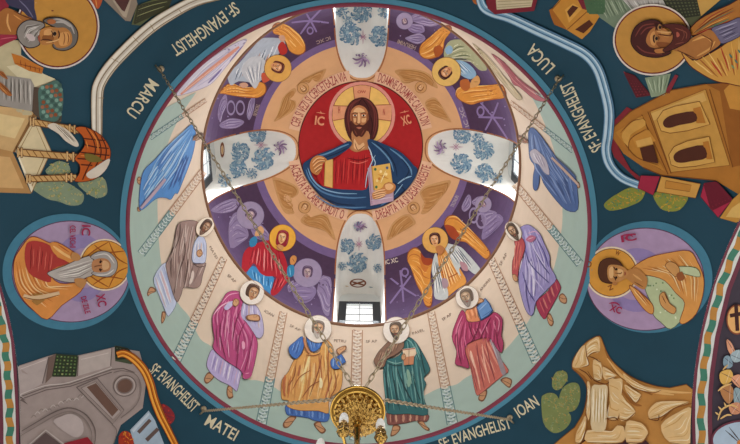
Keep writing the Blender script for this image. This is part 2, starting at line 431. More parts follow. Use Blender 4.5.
# rim bead, blue band, cornice
def ring(name, rr, z, rad, h, flat=1.0, label=None):
    V, Fc = grid(lambda a, b: S(((rr + rad * math.cos(b)) * math.cos(a), (rr + rad * math.cos(b)) * math.sin(a), z + rad * flat * math.sin(b))), AZ, [2 * PI * i / 10 for i in range(11)], True)
    return struct(mesh_obj(name, V, Fc, [mat(h)], smooth=True), label)
ring('trim_1', R, H1, .029, '8a3f50', label='dark red bead round the foot of the drum')
V, Fc = grid(lambda a, q: pend(a, q / (math.hypot(*square(a)[:2]) - R)) + Vector((0, 0, -.012)), [2 * PI * i / 480 for i in range(480)], [0, .02, .04, .06, .082], True)
struct(mesh_obj('trim_2', V, Fc, [mat('4f8aa4', var=.1, scale=3)]), 'blue band round the foot of the drum')
ring('trim_3', R + .005, H2 - .05, .045, '8d6850', 1.3, 'brown moulding between drum and dome')

# windows: splayed niche, lintel, frame, bars, pane
hit_win = {}
for wn, (k, az) in enumerate(WIN.items()):
    o = struct(bpy.data.objects.new('window_%d' % (wn + 1), None)); COL.objects.link(o); o.location = frame_pt(az, RB, 0, 0); c0 = o.location.copy()
    n = 60; V = []; ts = [0, .15, .3, .5, .7, .85, 1]
    for b in ts:
        for i in range(n + 1):
            t, z = niche_out(i / n); t2, z2 = niche_back(i / n)
            r0 = math.sqrt(max(0, R * R * (1 - (z / HD) ** 2) - t * t))
            V.append(frame_pt(az, r0 + (RB - r0) * b, t + (t2 - t) * b, z + (z2 - z) * b))
    m = n + 1; Fc = [(j * m + i, j * m + i + 1, (j + 1) * m + i + 1, (j + 1) * m + i) for j in range(len(ts) - 1) for i in range(n)]
    hit_win[k] = Mesh_Hit(V, Fc)
    nv = len(V); V += [frame_pt(az, R, -NW, .0), frame_pt(az, R, NW, .0), frame_pt(az, RB, .15 * R, .0), frame_pt(az, RB, -.15 * R, .0)]
    Fc.append((nv, nv + 1, nv + 2, nv + 3))
    j = mesh_obj('niche', V, Fc, [mat('d9d6cf', var=.05)], parent=o, origin=c0)
    WT = .625 * R
    def slab(name, t0, t1, z0, z1, r0, r1, m_, par=o):
        V = [frame_pt(az, r, t, z) for r in (r0, r1) for t, z in ((t0, z0), (t1, z0), (t1, z1), (t0, z1))]
        return mesh_obj(name, V, [(0, 1, 2, 3), (7, 6, 5, 4), (0, 4, 5, 1), (1, 5, 6, 2), (2, 6, 7, 3), (3, 7, 4, 0)], [m_], parent=par, origin=c0)
    slab('lintel', -.17 * R, .17 * R, WT, .86 * R, RB, RB + .1, mat('c9ccc8', var=.05))
    fw, dk = .128 * R, mat('2b2e33', var=.1, rough=.5)
    slab('frame', -fw, fw, WT - .05, WT, RB - .012, RB + .03, dk)
    slab('frame', -fw - .08, -fw + .10, 0, WT, RB - .012, RB + .03, dk); slab('frame', fw - .10, fw + .08, 0, WT, RB - .012, RB + .03, dk); slab('frame', -fw, fw, 0, .04, RB - .012, RB + .03, dk)
    br = mat('8d9296', var=.1, rough=.5)
    slab('glazing_bar', -.008, .008, .04, WT, RB - .004, RB + .01, br)
    for q in range(1, 5): slab('glazing_bar', -fw, fw, WT * q / 5 - .006, WT * q / 5 + .006, RB - .004, RB + .01, br)
    slab('pane', -fw, fw, .02, WT, RB + .011, RB + .019, mat_glass())
# church floor far below
V = [(11 * math.cos(a), 11 * math.sin(a), 0) for a in [2 * PI * i / 64 for i in range(64)]]
struct(mesh_obj('floor', V, [list(range(64))], [mat('8d8071', var=.2, scale=.8, rough=.4)]), 'stone floor of the church below the dome')
# ------------------------------------------------------------------ the dome: roundel, lettering, seraphs, angels
# --- round medallion
T = Thing('painted_medallion', 'round red medallion at the dome crown: haloed long-haired bearded man with a jewelled book', 'medallion', hit_dome)
crop(); CX, CY = 360.6, 145.8
q = T.p('disc', 'red disc with a dark rim'); q.e('5d2018', CX, CY, 62.6, 64.9).e('a31d1f', CX, CY, 61.4, 63.7)
crop(295, 75, 5.481)
q = T.p('halo', 'gold halo with a tan cross and pink rim')
q.e('d58f80', 367, 220, 182, 184).e('8a3a34', 367, 220, 165, 167).e('e3b763', 367, 220, 162, 164)
q.g('d8966e', '318 62 367 57 415 62 405 150 328 150').g('d8966e', '208 168 206 215 210 250 290 235 290 170').g('d8966e', '528 162 530 215 526 252 440 240 440 165')
for a in ('318 62 328 150', '415 62 405 150', '208 168 290 170', '210 250 290 235', '528 162 440 165', '526 252 440 240'): q.l('a05a3c', 4, a, ends=1)
crop(325, 80, 9.867)
for tx, a, b in (('OW', (320, 130), (405, 130)), ('H', (130, 325), (150, 325)), ('N', (572, 345), (592, 345))): write(q.sub('letter'), 'b25a48', tx, a, b, 26 if tx == 'OW' else 60)
crop(295, 75, 5.481)
q = T.p('hair', 'long dark brown hair')
q.f('4a1e1b', '365 122 315 138 283 180 270 240 278 300 300 350 330 372 400 372 440 345 458 280 452 195 425 150 398 130')
for a in ('340 135 300 175 290 240 300 310', '362 130 320 160 305 200 300 260', '380 130 420 160 437 230 430 310', '395 140 440 195 447 270 430 340'): q.l('6d312b', 7, a)
q.l('2c100e', 5, '365 128 345 165 318 200').l('2c100e', 5, '368 128 395 165 408 200').l('2c100e', 6, '412 220 425 280 410 350')
q = T.p('neck'); q.f('b97f50', '315 300 312 380 290 400 345 425 400 410 408 380 402 310').f('dcae7c', '325 350 322 395 345 412 380 400 375 370 350 385').l('8a5530', 5, '328 370 346 412 385 385').l('8a5530', 5, '318 340 318 390')
q = T.p('face'); q.f('b9784b', '350 165 385 180 402 215 398 270 375 315 350 325 325 312 308 270 304 215 318 182')
q.f('dfb07c', '345 178 375 188 380 205 345 205 322 205 325 190').f('dfb07c', '345 210 355 212 357 260 342 262').f('d9a672', '368 236 392 236 385 258 366 258').f('d9a672', '315 236 334 236 334 256 320 258')
q.f('8a4f30', '308 215 316 215 322 265 314 285').f('8a4f30', '402 215 394 215 390 265 398 275')
for x, y in ((329, 222), (376, 222)):
    q.l('42190f', 5, '%d %d %d %d %d %d' % (x - 16, y - 9, x, y - 15, x + 16, y - 10)); e = q.sub('eye'); e.e('ead9c0', x, y, 11, 5).e('1d0d08', x, y, 5.5)
    q.l('7a4528', 3, '%d %d %d %d %d %d' % (x - 12, y + 9, x, y + 12, x + 12, y + 9))
q.l('7a4528', 4, '341 215 340 250 336 262 350 268 362 262')
q = T.p('beard', 'short brown beard'); q.f('4e231a', '306 250 318 262 335 275 352 270 372 275 390 262 402 248 398 290 380 325 365 340 350 334 338 340 322 325 310 290')
q.l('7a4230', 5, '325 300 340 330').l('7a4230', 5, '380 300 362 330'); q.sub('mouth').f('b06a52', '337 288 350 284 366 288 352 296')
crop(295, 135, 5.481)
q = T.p('tunic', 'crimson tunic'); q.f('a81d20', '212 140 265 95 290 70 330 95 395 80 420 110 425 150 400 292 300 300 205 292 150 280 118 220 130 160 170 140')
folds(q, '225 135 215 290', '395 100 385 295', ['7a1016', 'c43b34', '8d141a'], 17, 1.1, 3, (.6, 1))
folds(q, '130 170 150 270', '205 150 200 285', ['7a1016', 'b8302c'], 6, .9, 4)
q.l('6a0d12', 7, '285 125 350 138 410 122').l('d8675a', 5, '300 145 350 155 400 140')
q.sub('stripe', 'gold stripe').g('d9aa60', '165 140 208 132 206 290 160 278').l('a9752e', 3, '165 140 160 278', ends=1).l('a9752e', 3, '208 132 206 290', ends=1)
q = T.p('mantle', 'dark blue mantle')
B = '1e3c5f'
q.f(B, '42 165 75 135 120 108 200 78 260 50 300 33 312 50 285 82 225 118 170 140 120 120 90 150 86 200 120 262 175 288 235 296 310 300 392 296 408 220 425 150 405 70 398 25 440 30 500 55 560 82 610 120 650 165 672 188 655 240 610 300 560 340 500 380 440 402 340 410 260 398 180 360 110 300 62 235')
for wd, c, a in ((9, '4f769b', '60 190 85 250 140 305 220 335 320 345 390 340'), (7, '7da0bd', '70 180 95 240 150 292 240 318 340 322'), (8, '122541', '80 250 140 330 230 375 330 385'), (8, '4f769b', '110 330 200 385 300 398 390 395'), (8, '5d86a8', '110 120 180 100 255 65 295 50'), (6, '122541', '150 128 230 100 290 70'),
                 (8, '5d86a8', '420 40 470 80 520 140 540 200'), (7, '122541', '440 40 500 90 545 160 560 230'), (9, '5d86a8', '520 75 580 120 630 180 640 220'), (7, '8db0c8', '560 270 600 240 640 225'), (8, '122541', '545 260 600 300 560 330'), (6, '8db0c8', '545 330 590 270'), (5, 'a9c3d4', '412 100 440 150 425 190'), (5, 'a9c3d4', '385 290 400 200 440 110'), (7, '4f769b', '540 300 520 350 470 385'), (6, '122541', '585 130 625 190 600 240'), (5, 'c6d6e0', '400 60 418 100 425 140')): q.l(c, wd, a)
q = T.p('hand', 'hand raised in blessing'); q.f('b9763f', '82 160 95 128 125 112 158 120 176 138 160 150 150 165 148 185 128 216 108 215 86 195')
for a in ('95 155 125 128 160 130', '98 172 130 145 165 142', '104 188 135 165 150 160', '110 205 135 185 147 180'): q.l('e2b27c', 8, a).l('7a4424', 3.5, ' '.join(str(float(v) + (4 if i % 2 else 2)) for i, v in enumerate(a.split())))
q = T.p('book', 'gold jewelled book'); q.g('b497a6', '398 182 418 168 430 300 540 290 540 362 415 388').g('dbae58', '418 172 520 155 538 290 430 305').g('b08434', '418 172 424 171 437 304 430 305')
q.l('8a6a80', 4, '405 200 422 380', ends=1).l('d8c6cc', 5, '415 330 535 310').l('d8c6cc', 5, '415 360 535 340')
for x, y, c in ((440, 188, '3c6a44'), (505, 180, '4a5a7a'), (484, 228, '7a2a20'), (450, 250, 'e8cf8a'), (515, 265, '7a2a20'), (470, 200, 'efd898'), (500, 215, 'efd898'), (446, 285, '3c6a44'), (462, 240, 'c87a30')): q.sub('jewel').e(c, x, y, 7, 8)
q.l('c88a38', 6, '455 215 484 228 512 240').l('f0dca0', 5, '470 262 484 228 498 195')
q = T.p('hand', 'hand holding the book'); q.f('bd7d46', '424 318 450 302 478 288 490 268 520 258 548 272 550 295 530 318 500 325 470 335 440 352 426 345')
for a in ('428 318 460 305 495 300', '428 328 462 318 500 312', '430 340 465 330 500 322', '436 350 470 340 495 330'): q.l('e4b886', 7, a).l('8a5028', 3, ' '.join(str(float(v) + (5 if i % 2 else 0)) for i, v in enumerate(a.split())))
q.f('e0b07a', '495 272 520 266 540 280 525 300 500 298')
crop(295, 75, 5.481)
q = T.p('monogram', 'tan letters on the red ground')
write(q, 'd9906c', 'IC', (107, 270), (158, 276), 46); q.l('d9906c', 5, '118 205 165 212'); q.l('d9906c', 5, '140 198 145 212')
write(q, 'd9906c', 'XC', (592, 278), (640, 262), 48); q.l('d9906c', 5, '575 208 625 196'); q.l('d9906c', 5, '600 194 604 208')

# --- ring of lettering, in four stretches between the window tops
crop()
for txt, a0, a1, lab in (('DOAMNE DOAMNE CAUTA DIN', 285, 343, 'red lettering curving between upper and right window tops'), ('CER SI VEZI SI CERCETEAZA VIA', 196, 258, 'red lettering curving between left and upper window tops'),
                         ('ACEASTA PE CARE A SADIT O', 165, 104, 'red lettering curving between left and lower window tops'), ('DREAPTA TA SI DESAVARSESTE', 77, 16, 'red lettering curving between lower and right window tops')):
    T = Thing('painted_inscription', lab + ', around the red medallion', 'lettering', hit_dome, 'lettering around the medallion', single=True, level=8)
    q = T.p('inscription'); q.e('dcb190', CX, CY, 73.6, 76.2, min(a0, a1) - 3, max(a0, a1) + 3, inner=.853)
    write_arc(q, '9c4640', txt, CX, CY, 64.2 if a1 > a0 else 73.2, 66.7 if a1 > a0 else 75.6, a0, a1, 9.0, inward=a1 < a0, bold=.01)

# --- brown seraphs on the ochre ring
def seraph(label, hx, hy, hr, wings, zc, ang):
    T = Thing('painted_seraph', label, 'painted figure', hit_dome, 'seraphs on the ochre ring'); crop(*zc)
    for k_, a in enumerate(wings):
        q = T.p('wing'); q.f('bf8f5c', a); P_ = pts(a); n = len(P_); cx_ = sum(x for x, y in P_) / n; cy_ = sum(y for x, y in P_) / n; z = list(Z); crop()
        q.raw('b58049', catmull([(cx_ + (x - cx_) * .8, cy_ + (y - cy_) * .8) for x, y in P_], True))
        folds(q, P_[:n // 2 + 1], P_[n // 2:][::-1], ['c69862', 'a3713a', 'bd8a52', 'ab7840'], 14, .9, k_ + 3, (.3, .8)); Z[:] = z
    x, y = at(hx, hy)
    crop(); head(T, x, y, hr / zc[2] * .62, ang, 'cf9a66', '8a5a30', halo='c79560', hr=1.75, rim='94632f')
seraph('brown six-winged seraph between the left and upper windows', 272, 150, 42, ['30 425 70 350 105 230 190 150 215 165 200 200 140 250 205 250 215 290 190 335 110 390', '210 140 260 85 330 45 455 -10 450 30 420 85 380 98 345 70 320 110 300 95 250 105'], (270, 70, 8.222), 140)
seraph('brown six-winged seraph between the upper and right windows', 500, 142, 42, ['285 5 400 -10 540 15 610 80 640 150 590 130 540 100 470 85 440 90 400 110 350 105 325 60', '535 270 560 240 610 225 650 260 700 340 750 430 680 405 600 375 550 320'], (360, 70, 8.222), 220)
seraph('brown six-winged seraph between the left and lower windows', 284, 388, 44, ['18 150 60 145 130 170 215 215 236 270 200 305 175 310 120 270 110 340 180 400 200 440 130 440 80 360', '300 440 330 470 380 455 440 440 480 470 540 660 460 590 380 560 300 540 250 500'], (270, 160, 8.222), 30)
seraph('brown six-winged seraph between the lower and right windows', 440, 395, 44, ['492 280 510 240 570 205 740 165 720 240 660 320 590 400 545 440 500 440 530 360', '220 660 260 530 340 460 400 445 430 470 460 520 400 560 330 600'], (360, 160, 8.222), -30)

# --- monochrome signs, cherubs and stars on the violet zone
def chirho(label, strokes, loop, zc):
    T = Thing('painted_chi_rho', label, 'painted sign', hit_dome, 'pale signs on the violet zone', single=True); crop(*zc); q = T.p('sign')
    for a in strokes: q.l('85719e', 14, a, ends=.8)
    q.e('85719e', *loop, inner=.6)
chirho('pale lavender chi-rho sign left of the upper window', ['345 130 480 118 620 132', '410 215 480 120 565 30', '455 65 490 125 530 200'], (482, 190, 26, 30), (245, 5, 7.4))
chirho('pale lavender chi-rho sign above the right window', ['300 130 400 250 500 400', '430 130 390 230 335 335', '285 238 390 240 465 245'], (300, 195, 30, 40), (440, 85, 7.4))
chirho('pale lavender chi-rho sign right of the lower window', ['0 205 90 275 195 340', '0 395 80 290 155 190', '75 150 90 270 100 385'], (110, 165, 30, 35), (390, 250, 7.4))
def cherub(label, wings, bodyp, hd, zc, rings=(), ang=0):
    T = Thing('painted_cherub', label, 'painted figure', hit_dome, 'lavender cherubs on the violet zone'); crop(*zc)
    for i, a in enumerate(wings):
        q = T.p('wing'); q.f('8a7a9c', a); P_ = pts(a); n = len(P_); z = list(Z); crop()
        folds(q, P_[:n // 2 + 1], P_[n // 2:][::-1], ['a99cb8', '6e5c84'], 7, .8, i + 2, (.5, .9)); Z[:] = z
    if bodyp:
        q = T.p('robe'); q.f('85749a', bodyp); P_ = pts(bodyp); n = len(P_); z = list(Z); crop(); folds(q, P_[:n // 2 + 1], P_[n // 2:][::-1], ['a597b4', '6a567e'], 6, .8, 5); Z[:] = z
    for r in rings: T.p('wheel').e('9384a6', *r, inner=.72)
    if hd: head(T, *hd, ang, '8f7890', '553f5c', halo='9a8ca8', hr=2.5, rim='7a6a8c')
cherub('lavender haloed cherub with drooping wing left of the lower window', ['520 140 560 100 595 130 605 200 595 290 585 410 545 390 520 300 495 230', '320 150 280 190 290 240 330 200'], '310 190 380 150 470 190 490 240 450 300 390 320 330 280', (425, 95, 42), (250, 260, 7.4), ang=5)
cherub('lavender cherub with folded wings under the left window', ['80 115 150 60 250 25 290 60 250 115 160 135', '215 210 270 125 330 210 360 300 310 350 225 390'], '370 210 430 200 500 270 520 330 440 330 390 290', (372, 150, 40), (200, 195, 7.4), ang=40)
cherub('lavender winged wheels above the left window', ['205 330 225 230 265 180 275 250 240 330 225 390', '420 330 440 230 480 190 470 300 440 370', '220 400 290 360 370 365 400 390 340 430 240 430'], None, None, (190, 70, 7.4), [(303, 280, 32, 56), (372, 280, 34, 56)])
cherub('lavender cherub with a round halo right of the upper window', ['170 100 260 60 420 120 340 160 230 130', '180 230 260 210 300 250 240 290 150 250'], '200 140 280 150 290 200 220 210 170 180', (145, 118, 24), (385, 5, 7.4), ang=170)
cherub('lavender cherub with eyed wheels below the right window', ['160 195 205 110 230 130 225 200 180 235', '235 160 300 120 380 190 330 200 260 190', '300 230 350 220 420 240 390 290 330 350'], '330 330 420 250 470 300 380 400 310 440', (320, 180, 24), (440, 180, 7.4), [(250, 262, 36, 60), (305, 300, 40, 62)], ang=-40)
crop()
rr = random.Random(4)
for a in range(0, 360, 6):
    for k in range(2):
        an = math.radians(a + rr.uniform(-3, 3)); zz = rr.uniform(.1, .6) * R; r_ = R * math.sqrt(1 - (zz / HD) ** 2)
        if min(abs((an - b + PI) % (2 * PI) - PI) for b in WIN.values()) < .27: continue
        x, y = proj(S((r_ * math.cos(an), r_ * math.sin(an), H2 + zz)))
        if x > 0 and y > 8: Thing('painted_star', 'small pale dot of a star on the violet zone of the dome', 'star', hit_dome, 'stars on the violet zone', single=True).p('star').e('8f7fa6', x, y, rr.uniform(.4, .9), n=8)
# --- small name plates
def inscr(label, txt, a, b, h, zc, colr, surf, group, bold=.02, bend=0.0):
    T = Thing('painted_inscription', label, 'lettering', surf, group, single=True); crop(*zc); write(T.p('inscription'), colr, txt, a, b, h, bold, bend)
V_ = 'small lettering on the violet zone'
inscr('small ochre lettering beside the chi-rho left of the upper window', 'IC XC', (628, 232), (525, 268), 24, (245, 5, 7.4), 'a08a80', hit_dome, V_)
inscr('small ochre lettering beside the cherub right of the upper window', 'HERUVIMI', (232, 305), (98, 255), 30, (385, 5, 7.4), 'a08a80', hit_dome, V_)
inscr('small ochre lettering beside the chi-rho above the right window', 'IC XC', (215, 305), (165, 160), 28, (440, 85, 7.4), 'a79aa0', hit_dome, V_)
inscr('small pale lettering beside the chi-rho right of the lower window', 'IC XC', (42, 292), (135, 272), 32, (380, 225, 7.4), 'cdbfae', hit_dome, V_)
inscr('small ochre lettering on a dark plate above the left window', 'TRONURI', (492, 250), (466, 335), 26, (190, 70, 7.4), 'a08a80', hit_dome, V_)
inscr('small ochre lettering on a dark plate below the right window', 'TRONURI', (100, 205), (140, 120), 26, (440, 180, 7.4), 'a79aa0', hit_dome, V_)

# --- angels and the orant woman
def wing(T, a, seed, base='d58e3a', lab='golden wing'):
    q = T.p('wing', lab); q.f('8f4a22', a); P_ = pts(a); n = len(P_); cx_ = sum(x for x, y in P_) / n; cy_ = sum(y for x, y in P_) / n; z = list(Z); crop()
    q.raw(base, catmull([(cx_ + (x - cx_) * .95, cy_ + (y - cy_) * .95) for x, y in P_], True))
    folds(q, P_[:n // 2 + 1], P_[n // 2:][::-1], ['ecbe74', 'b8682a', 'e3a24c'], 11, 1.0, seed, (.3, .8)); Z[:] = z
    return q
T = Thing('painted_orant_woman', 'haloed woman in a red mantle over blue, arms raised, on the violet zone', 'painted figure', hit_dome, 'large figures on the violet zone')
crop(235, 220, 7.4)
q = T.p('dress', 'blue dress'); q.f('3d8cc4', '85 400 130 340 200 380 290 430 275 545 240 530 170 480 110 430'); folds(q, '110 360 130 430', '280 430 265 540', ['7fc0e6', '22608f', 'a9d6ee'], 9, 1.0, 2)
q = T.p('mantle', 'red mantle'); q.f('b01f2e', '50 350 62 250 110 195 200 160 255 150 300 195 340 220 372 280 395 370 408 430 360 490 320 540 280 560 262 530 290 470 300 420 230 415 180 385 140 320 100 370 60 390')
folds(q, '130 200 90 350', '330 230 370 470', ['7c111f', 'd65a60', '8e1624', 'e08a88'], 17, 1.2, 6, (.5, .9)); folds(q, '290 430 265 540', '390 420 330 520', ['7c111f', 'd65a60'], 6, 1.0, 8)
q = T.p('sleeve', 'blue sleeve'); q.f('2f7fa8', '110 145 150 120 165 150 150 190 112 198')
q = T.p('sleeve', 'blue sleeve'); q.f('2f7fa8', '388 350 420 330 438 345 436 405 400 425 385 400').l('8fd0ea', 6, '405 350 410 410')
q = T.p('hand'); q.f('d0a070', '148 118 150 90 170 55 195 45 215 75 205 105 175 118').l('8a5a38', 5, '170 80 195 90')
q = T.p('hand'); q.f('c98a4a', '410 325 408 285 430 262 452 270 455 295 435 330').l('7a4a28', 5, '425 285 440 310')
head(T, 352, 132, 44, 12, 'cf9c62', '8a1c2a', halo='e2a83c', hr=2.2, rim='9a5a2c', turn=-.3, long=True)
q = T.p('neck'); q.f('c79058', '320 180 360 195 345 225 310 215').l('8a4a30', 5, '300 190 340 225')
T = Thing('painted_angel', 'winged angel in an orange robe, right of the lower window', 'painted figure', hit_dome, 'angels on the violet zone')
crop(380, 225, 7.4)
q = wing(T, '472 -10 500 -65 560 -70 630 -5 724 85 818 205 790 258 720 200 640 130 560 115 505 60', 3); q.f('a0421f', '480 0 540 10 580 60 600 110 540 105 500 60')
q = wing(T, '200 260 210 195 258 163 300 190 320 240 388 250 384 310 375 390 388 520 378 605 334 598 310 515 270 440 232 320', 4); q.f('a0421f', '300 200 330 240 385 255 380 290 340 300 310 270').f('c8742e', '290 240 330 300 360 310 330 350 300 300')
q = T.p('tunic', 'orange tunic with gold stripes'); q.f('de9a48', '425 235 450 195 485 180 540 240 590 320 640 420 570 475 485 535 470 440 445 340'); folds(q, '435 240 490 520', '500 200 630 415', ['a8521f', 'f0c88a', 'c4702c', 'f2d6a0'], 13, 1.1, 5, (.7, 1)); q.l('a8521f', 8, '505 390 550 370 590 345')
q = T.p('mantle', 'white mantle'); q.f('c3c9c6', '468 135 540 145 600 165 650 215 700 270 745 335 705 365 655 330 610 300 585 330 600 380 560 330 520 240 490 190').f('c3c9c6', '412 205 390 270 383 340 400 420 398 470 410 545 490 550 505 500 480 430 445 400 435 330 428 250')
folds(q, '480 150 600 330', '580 165 720 345', ['f1f0ea', '7a858c', 'e6e8e4', '5d6a74'], 10, 1.1, 7); folds(q, '392 280 415 540', '425 270 495 540', ['f1f0ea', '6c7780'], 7, 1.0, 8)
q.f('b48a92', '590 270 640 290 650 340 610 330'); q.f('a88f98', '455 400 495 400 505 450 470 470')
head(T, 408, 112, 44, -8, 'cf9460', '47201a', halo='dba656', hr=2.15, rim='7a5a28', turn=-.3)
q = T.p('neck'); q.f('b87644', '410 165 450 150 480 180 450 220 430 215')
T = Thing('painted_angel', 'winged angel in grey robes, head downward, between left and upper windows', 'painted figure', hit_dome, 'angels on the violet zone')
crop(205, 15, 7.4)
q = wing(T, '496 90 520 60 560 55 630 85 700 145 742 215 740 275 690 298 626 268 596 200 546 150 506 136', 5)
q = wing(T, '100 578 150 520 200 505 260 527 340 537 400 497 440 505 456 540 445 582 389 614 269 608 139 585', 6)
q = T.p('robe', 'grey robe'); q.f('a9b2bc', '170 438 246 364 340 256 410 180 470 168 560 175 595 215 545 290 520 335 455 400 420 480 360 500 250 490 190 520')
folds(q, '250 370 200 500', '560 190 430 480', ['e4e6e6', '4d5a6a', 'cfd4d6', '6a7684', 'b88a70'], 18, 1.1, 9, (.4, .9))
q = T.p('mantle', 'pale mantle'); q.f('bdbfc2', '270 400 320 325 400 305 450 350 440 400 400 500 370 545 330 500 285 450'); folds(q, '280 400 350 530', '430 330 400 500', ['e9e9e6', '7a828e'], 8, 1.0, 10)
q = T.p('sleeve', 'red sleeve'); q.f('ac2a22', '540 235 575 195 608 250 600 285 560 292'); q = T.p('sleeve', 'red sleeve'); q.f('c4553a', '420 430 500 440 480 480 430 500')
q = T.p('hand'); q.f('c99a80', '545 160 580 150 595 180 570 200'); q = T.p('hand'); q.f('c99a80', '255 510 300 500 320 525 280 540')
head(T, 530, 382, 46, 110, 'c98650', '5a1f17', halo='d9a350', hr=2.15, hx=.2, hy=-.3, rim='8a5a2c')
T = Thing('painted_angel', 'winged angel in green and blue robes, between upper and right windows', 'painted figure', hit_dome, 'angels on the violet zone')
crop(420, 40, 7.4)
q = wing(T, '-9 85 10 30 80 -30 160 -98 220 -110 235 -70 185 0 172 70 115 132 45 142 5 122', 7); q.f('a5521f', '100 60 150 40 170 90 120 130')
q = wing(T, '262 408 278 355 335 336 435 338 540 330 610 330 640 420 560 440 455 458 375 480 295 448', 8); q.f('b0602c', '300 300 350 290 375 340 340 380 300 350')
q = T.p('mantle', 'green mantle'); q.f('a3a580', '183 150 180 70 225 5 318 2 398 72 455 140 496 214 465 228 430 215 370 160 290 128 220 150'); folds(q, '190 100 260 30 330 15', '230 150 380 165 480 215', ['d3d5b4', '5f6848', 'e0dfc4', '7c8460'], 9, 1.1, 11)
q = T.p('tunic', 'blue tunic'); q.f('86aac4', '235 180 265 148 340 165 400 215 415 262 372 290 310 265 260 215').f('86aac4', '185 70 215 40 242 60 235 95 200 105'); folds(q, '245 170 330 270', '300 155 405 260', ['d6e4ec', '3f6688', 'b5cede'], 9, .9, 12)
q = T.p('hand'); q.f('d09a5c', '380 300 425 262 445 300 430 335 395 352 370 350').l('8a5a30', 5, '395 310 430 310')
head(T, 195, 235, 48, 230, 'c4824e', '3f1713', halo='dcb463', hr=2.2, rim='8a5a2c')

# --- flower painting on the vaults of the four windows
def blossom(q, x, y, s, cols, rr, n=26):
    """a spray of curled leaves growing from a stem"""
    st = rr.uniform(0, 2 * PI)
    with flat(q):
      for i in range(n):
        a = st + 2 * PI * i / n * 3; d = s * (.1 + .85 * i / n); p0 = (x + d * math.cos(a), y + d * math.sin(a)); b = a + rr.uniform(-.4, 1.2); L_ = s * rr.uniform(.35, .6)
        q.l(cols[i % len(cols)], s * rr.uniform(.13, .26), [p0, (p0[0] + L_ * .5 * math.cos(b), p0[1] + L_ * .5 * math.sin(b)), (p0[0] + L_ * .8 * math.cos(b + .7), p0[1] + L_ * .8 * math.sin(b + .7))])
        if i % 3 == 0: q.e(cols[(i + 2) % len(cols)], p0[0], p0[1], s * .1, n=7)
BL_ = ['63809a', '8099a8', '4e6f8a', '9db0b8', '6d8a9e']; VI_ = ['8d7494', 'a890ac', '7a6080']
wname = {'left': 'left', 'right': 'right', 'near': 'lower', 'far': 'upper'}
spots = {'left': ([(240, 152, 9), (258, 135, 8), (264, 160, 10), (237, 168, 8), (252, 173, 5), (225, 180, 6)], (279, 147, 7), (261, 145), 0),
         'right': ([(463, 135, 8), (462, 163, 9), (484, 150, 9), (484, 172, 8), (478, 140, 6), (497, 178, 5)], (442, 148, 7), (456, 147), 180),
         'near': ([(347, 246, 7), (374, 243, 7), (358, 264, 9), (342, 266, 4), (377, 268, 4), (358, 226, 4)], (360, 228, 6), (359, 244), -90),
         'far': ([(350, 34, 10), (378, 36, 9), (362, 12, 9), (342, 12, 6), (384, 12, 6), (348, 20, 4)], (362, 58, 8), (363, 37), 90)}
for k, (bs, (vx, vy, vs), (sx_, sy_), an) in spots.items():
    rr = random.Random(len(k)); crop()
    T = Thing('painted_flowers', 'blue and violet flower scrolls painted on the vault of the %s window' % wname[k], 'painted ornament', hit_win[k], 'flower scrolls over the windows', step=4)
    for x, y, s in bs: blossom(T.p('blue_spray', 'blue leaf spray'), x, y, s, BL_, rr, 58 if s > 6 else 30)
    q = T.p('violet_spray', 'violet leaf spray'); blossom(q, vx, vy, vs * .7, VI_, rr, 18)
    for i in range(-2, 3):
        a = math.radians(an + i * 35); q.l(VI_[i % 3], vs * .22, [(vx, vy), (vx + vs * .7 * math.cos(a), vy + vs * .7 * math.sin(a)), (vx + vs * 1.2 * math.cos(a + .35), vy + vs * 1.2 * math.sin(a + .35))])
    q = T.p('star')
    for i in range(8): a = PI * i / 4; L_ = (7 if i % 4 == (0 if k in ('left', 'right') else 2) else 4); q.l('a8748c', .8, [(sx_, sy_), (sx_ + L_ * math.cos(a), sy_ + L_ * math.sin(a))])
    # brown line along the mouth of the niche
    T2 = Thing('painted_border', 'thin brown line round the mouth of the %s window' % wname[k], 'painted border', hit_dome, 'brown lines round the windows', single=True); q = T2.p('line'); az = WIN[k]
    P_ = []
    for i in range(61):
        t, z = niche_out(i / 60); t *= 1.03; z *= 1.012; r0 = math.sqrt(max(0, R * R * (1 - (z / HD) ** 2) - t * t)); P_.append(proj(frame_pt(az, r0, t, z)))
    q.l('9a5f38', 1.3, [p for p in P_ if p[1] > 7 or k != 'far'], smooth=False, ends=1)
# cross oval above the lower window
T = Thing('painted_oval', 'small brown oval with a cross above the lower window', 'painted ornament', hit_win['near'], single=True); crop(310, 270, 7.4); q = T.p('oval')
q.e('7a4a34', 355, 97, 62, 33, inner=.78).l('7a4a34', 12, '305 85 355 100 405 112').l('7a4a34', 12, '305 112 355 97 405 82').l('b58f50', 6, '260 118 285 122').l('6f8a90', 8, '435 125 465 130')
crop(200, 115, 4.93)
T = Thing('painted_oval', 'small brown oval painted near the left window pane', 'painted ornament', hit_win['left'], single=True); q = T.p('oval'); q.e('7a4a34', 110, 172, 11, 38, inner=.6).e('c9a070', 110, 172, 5, 22)
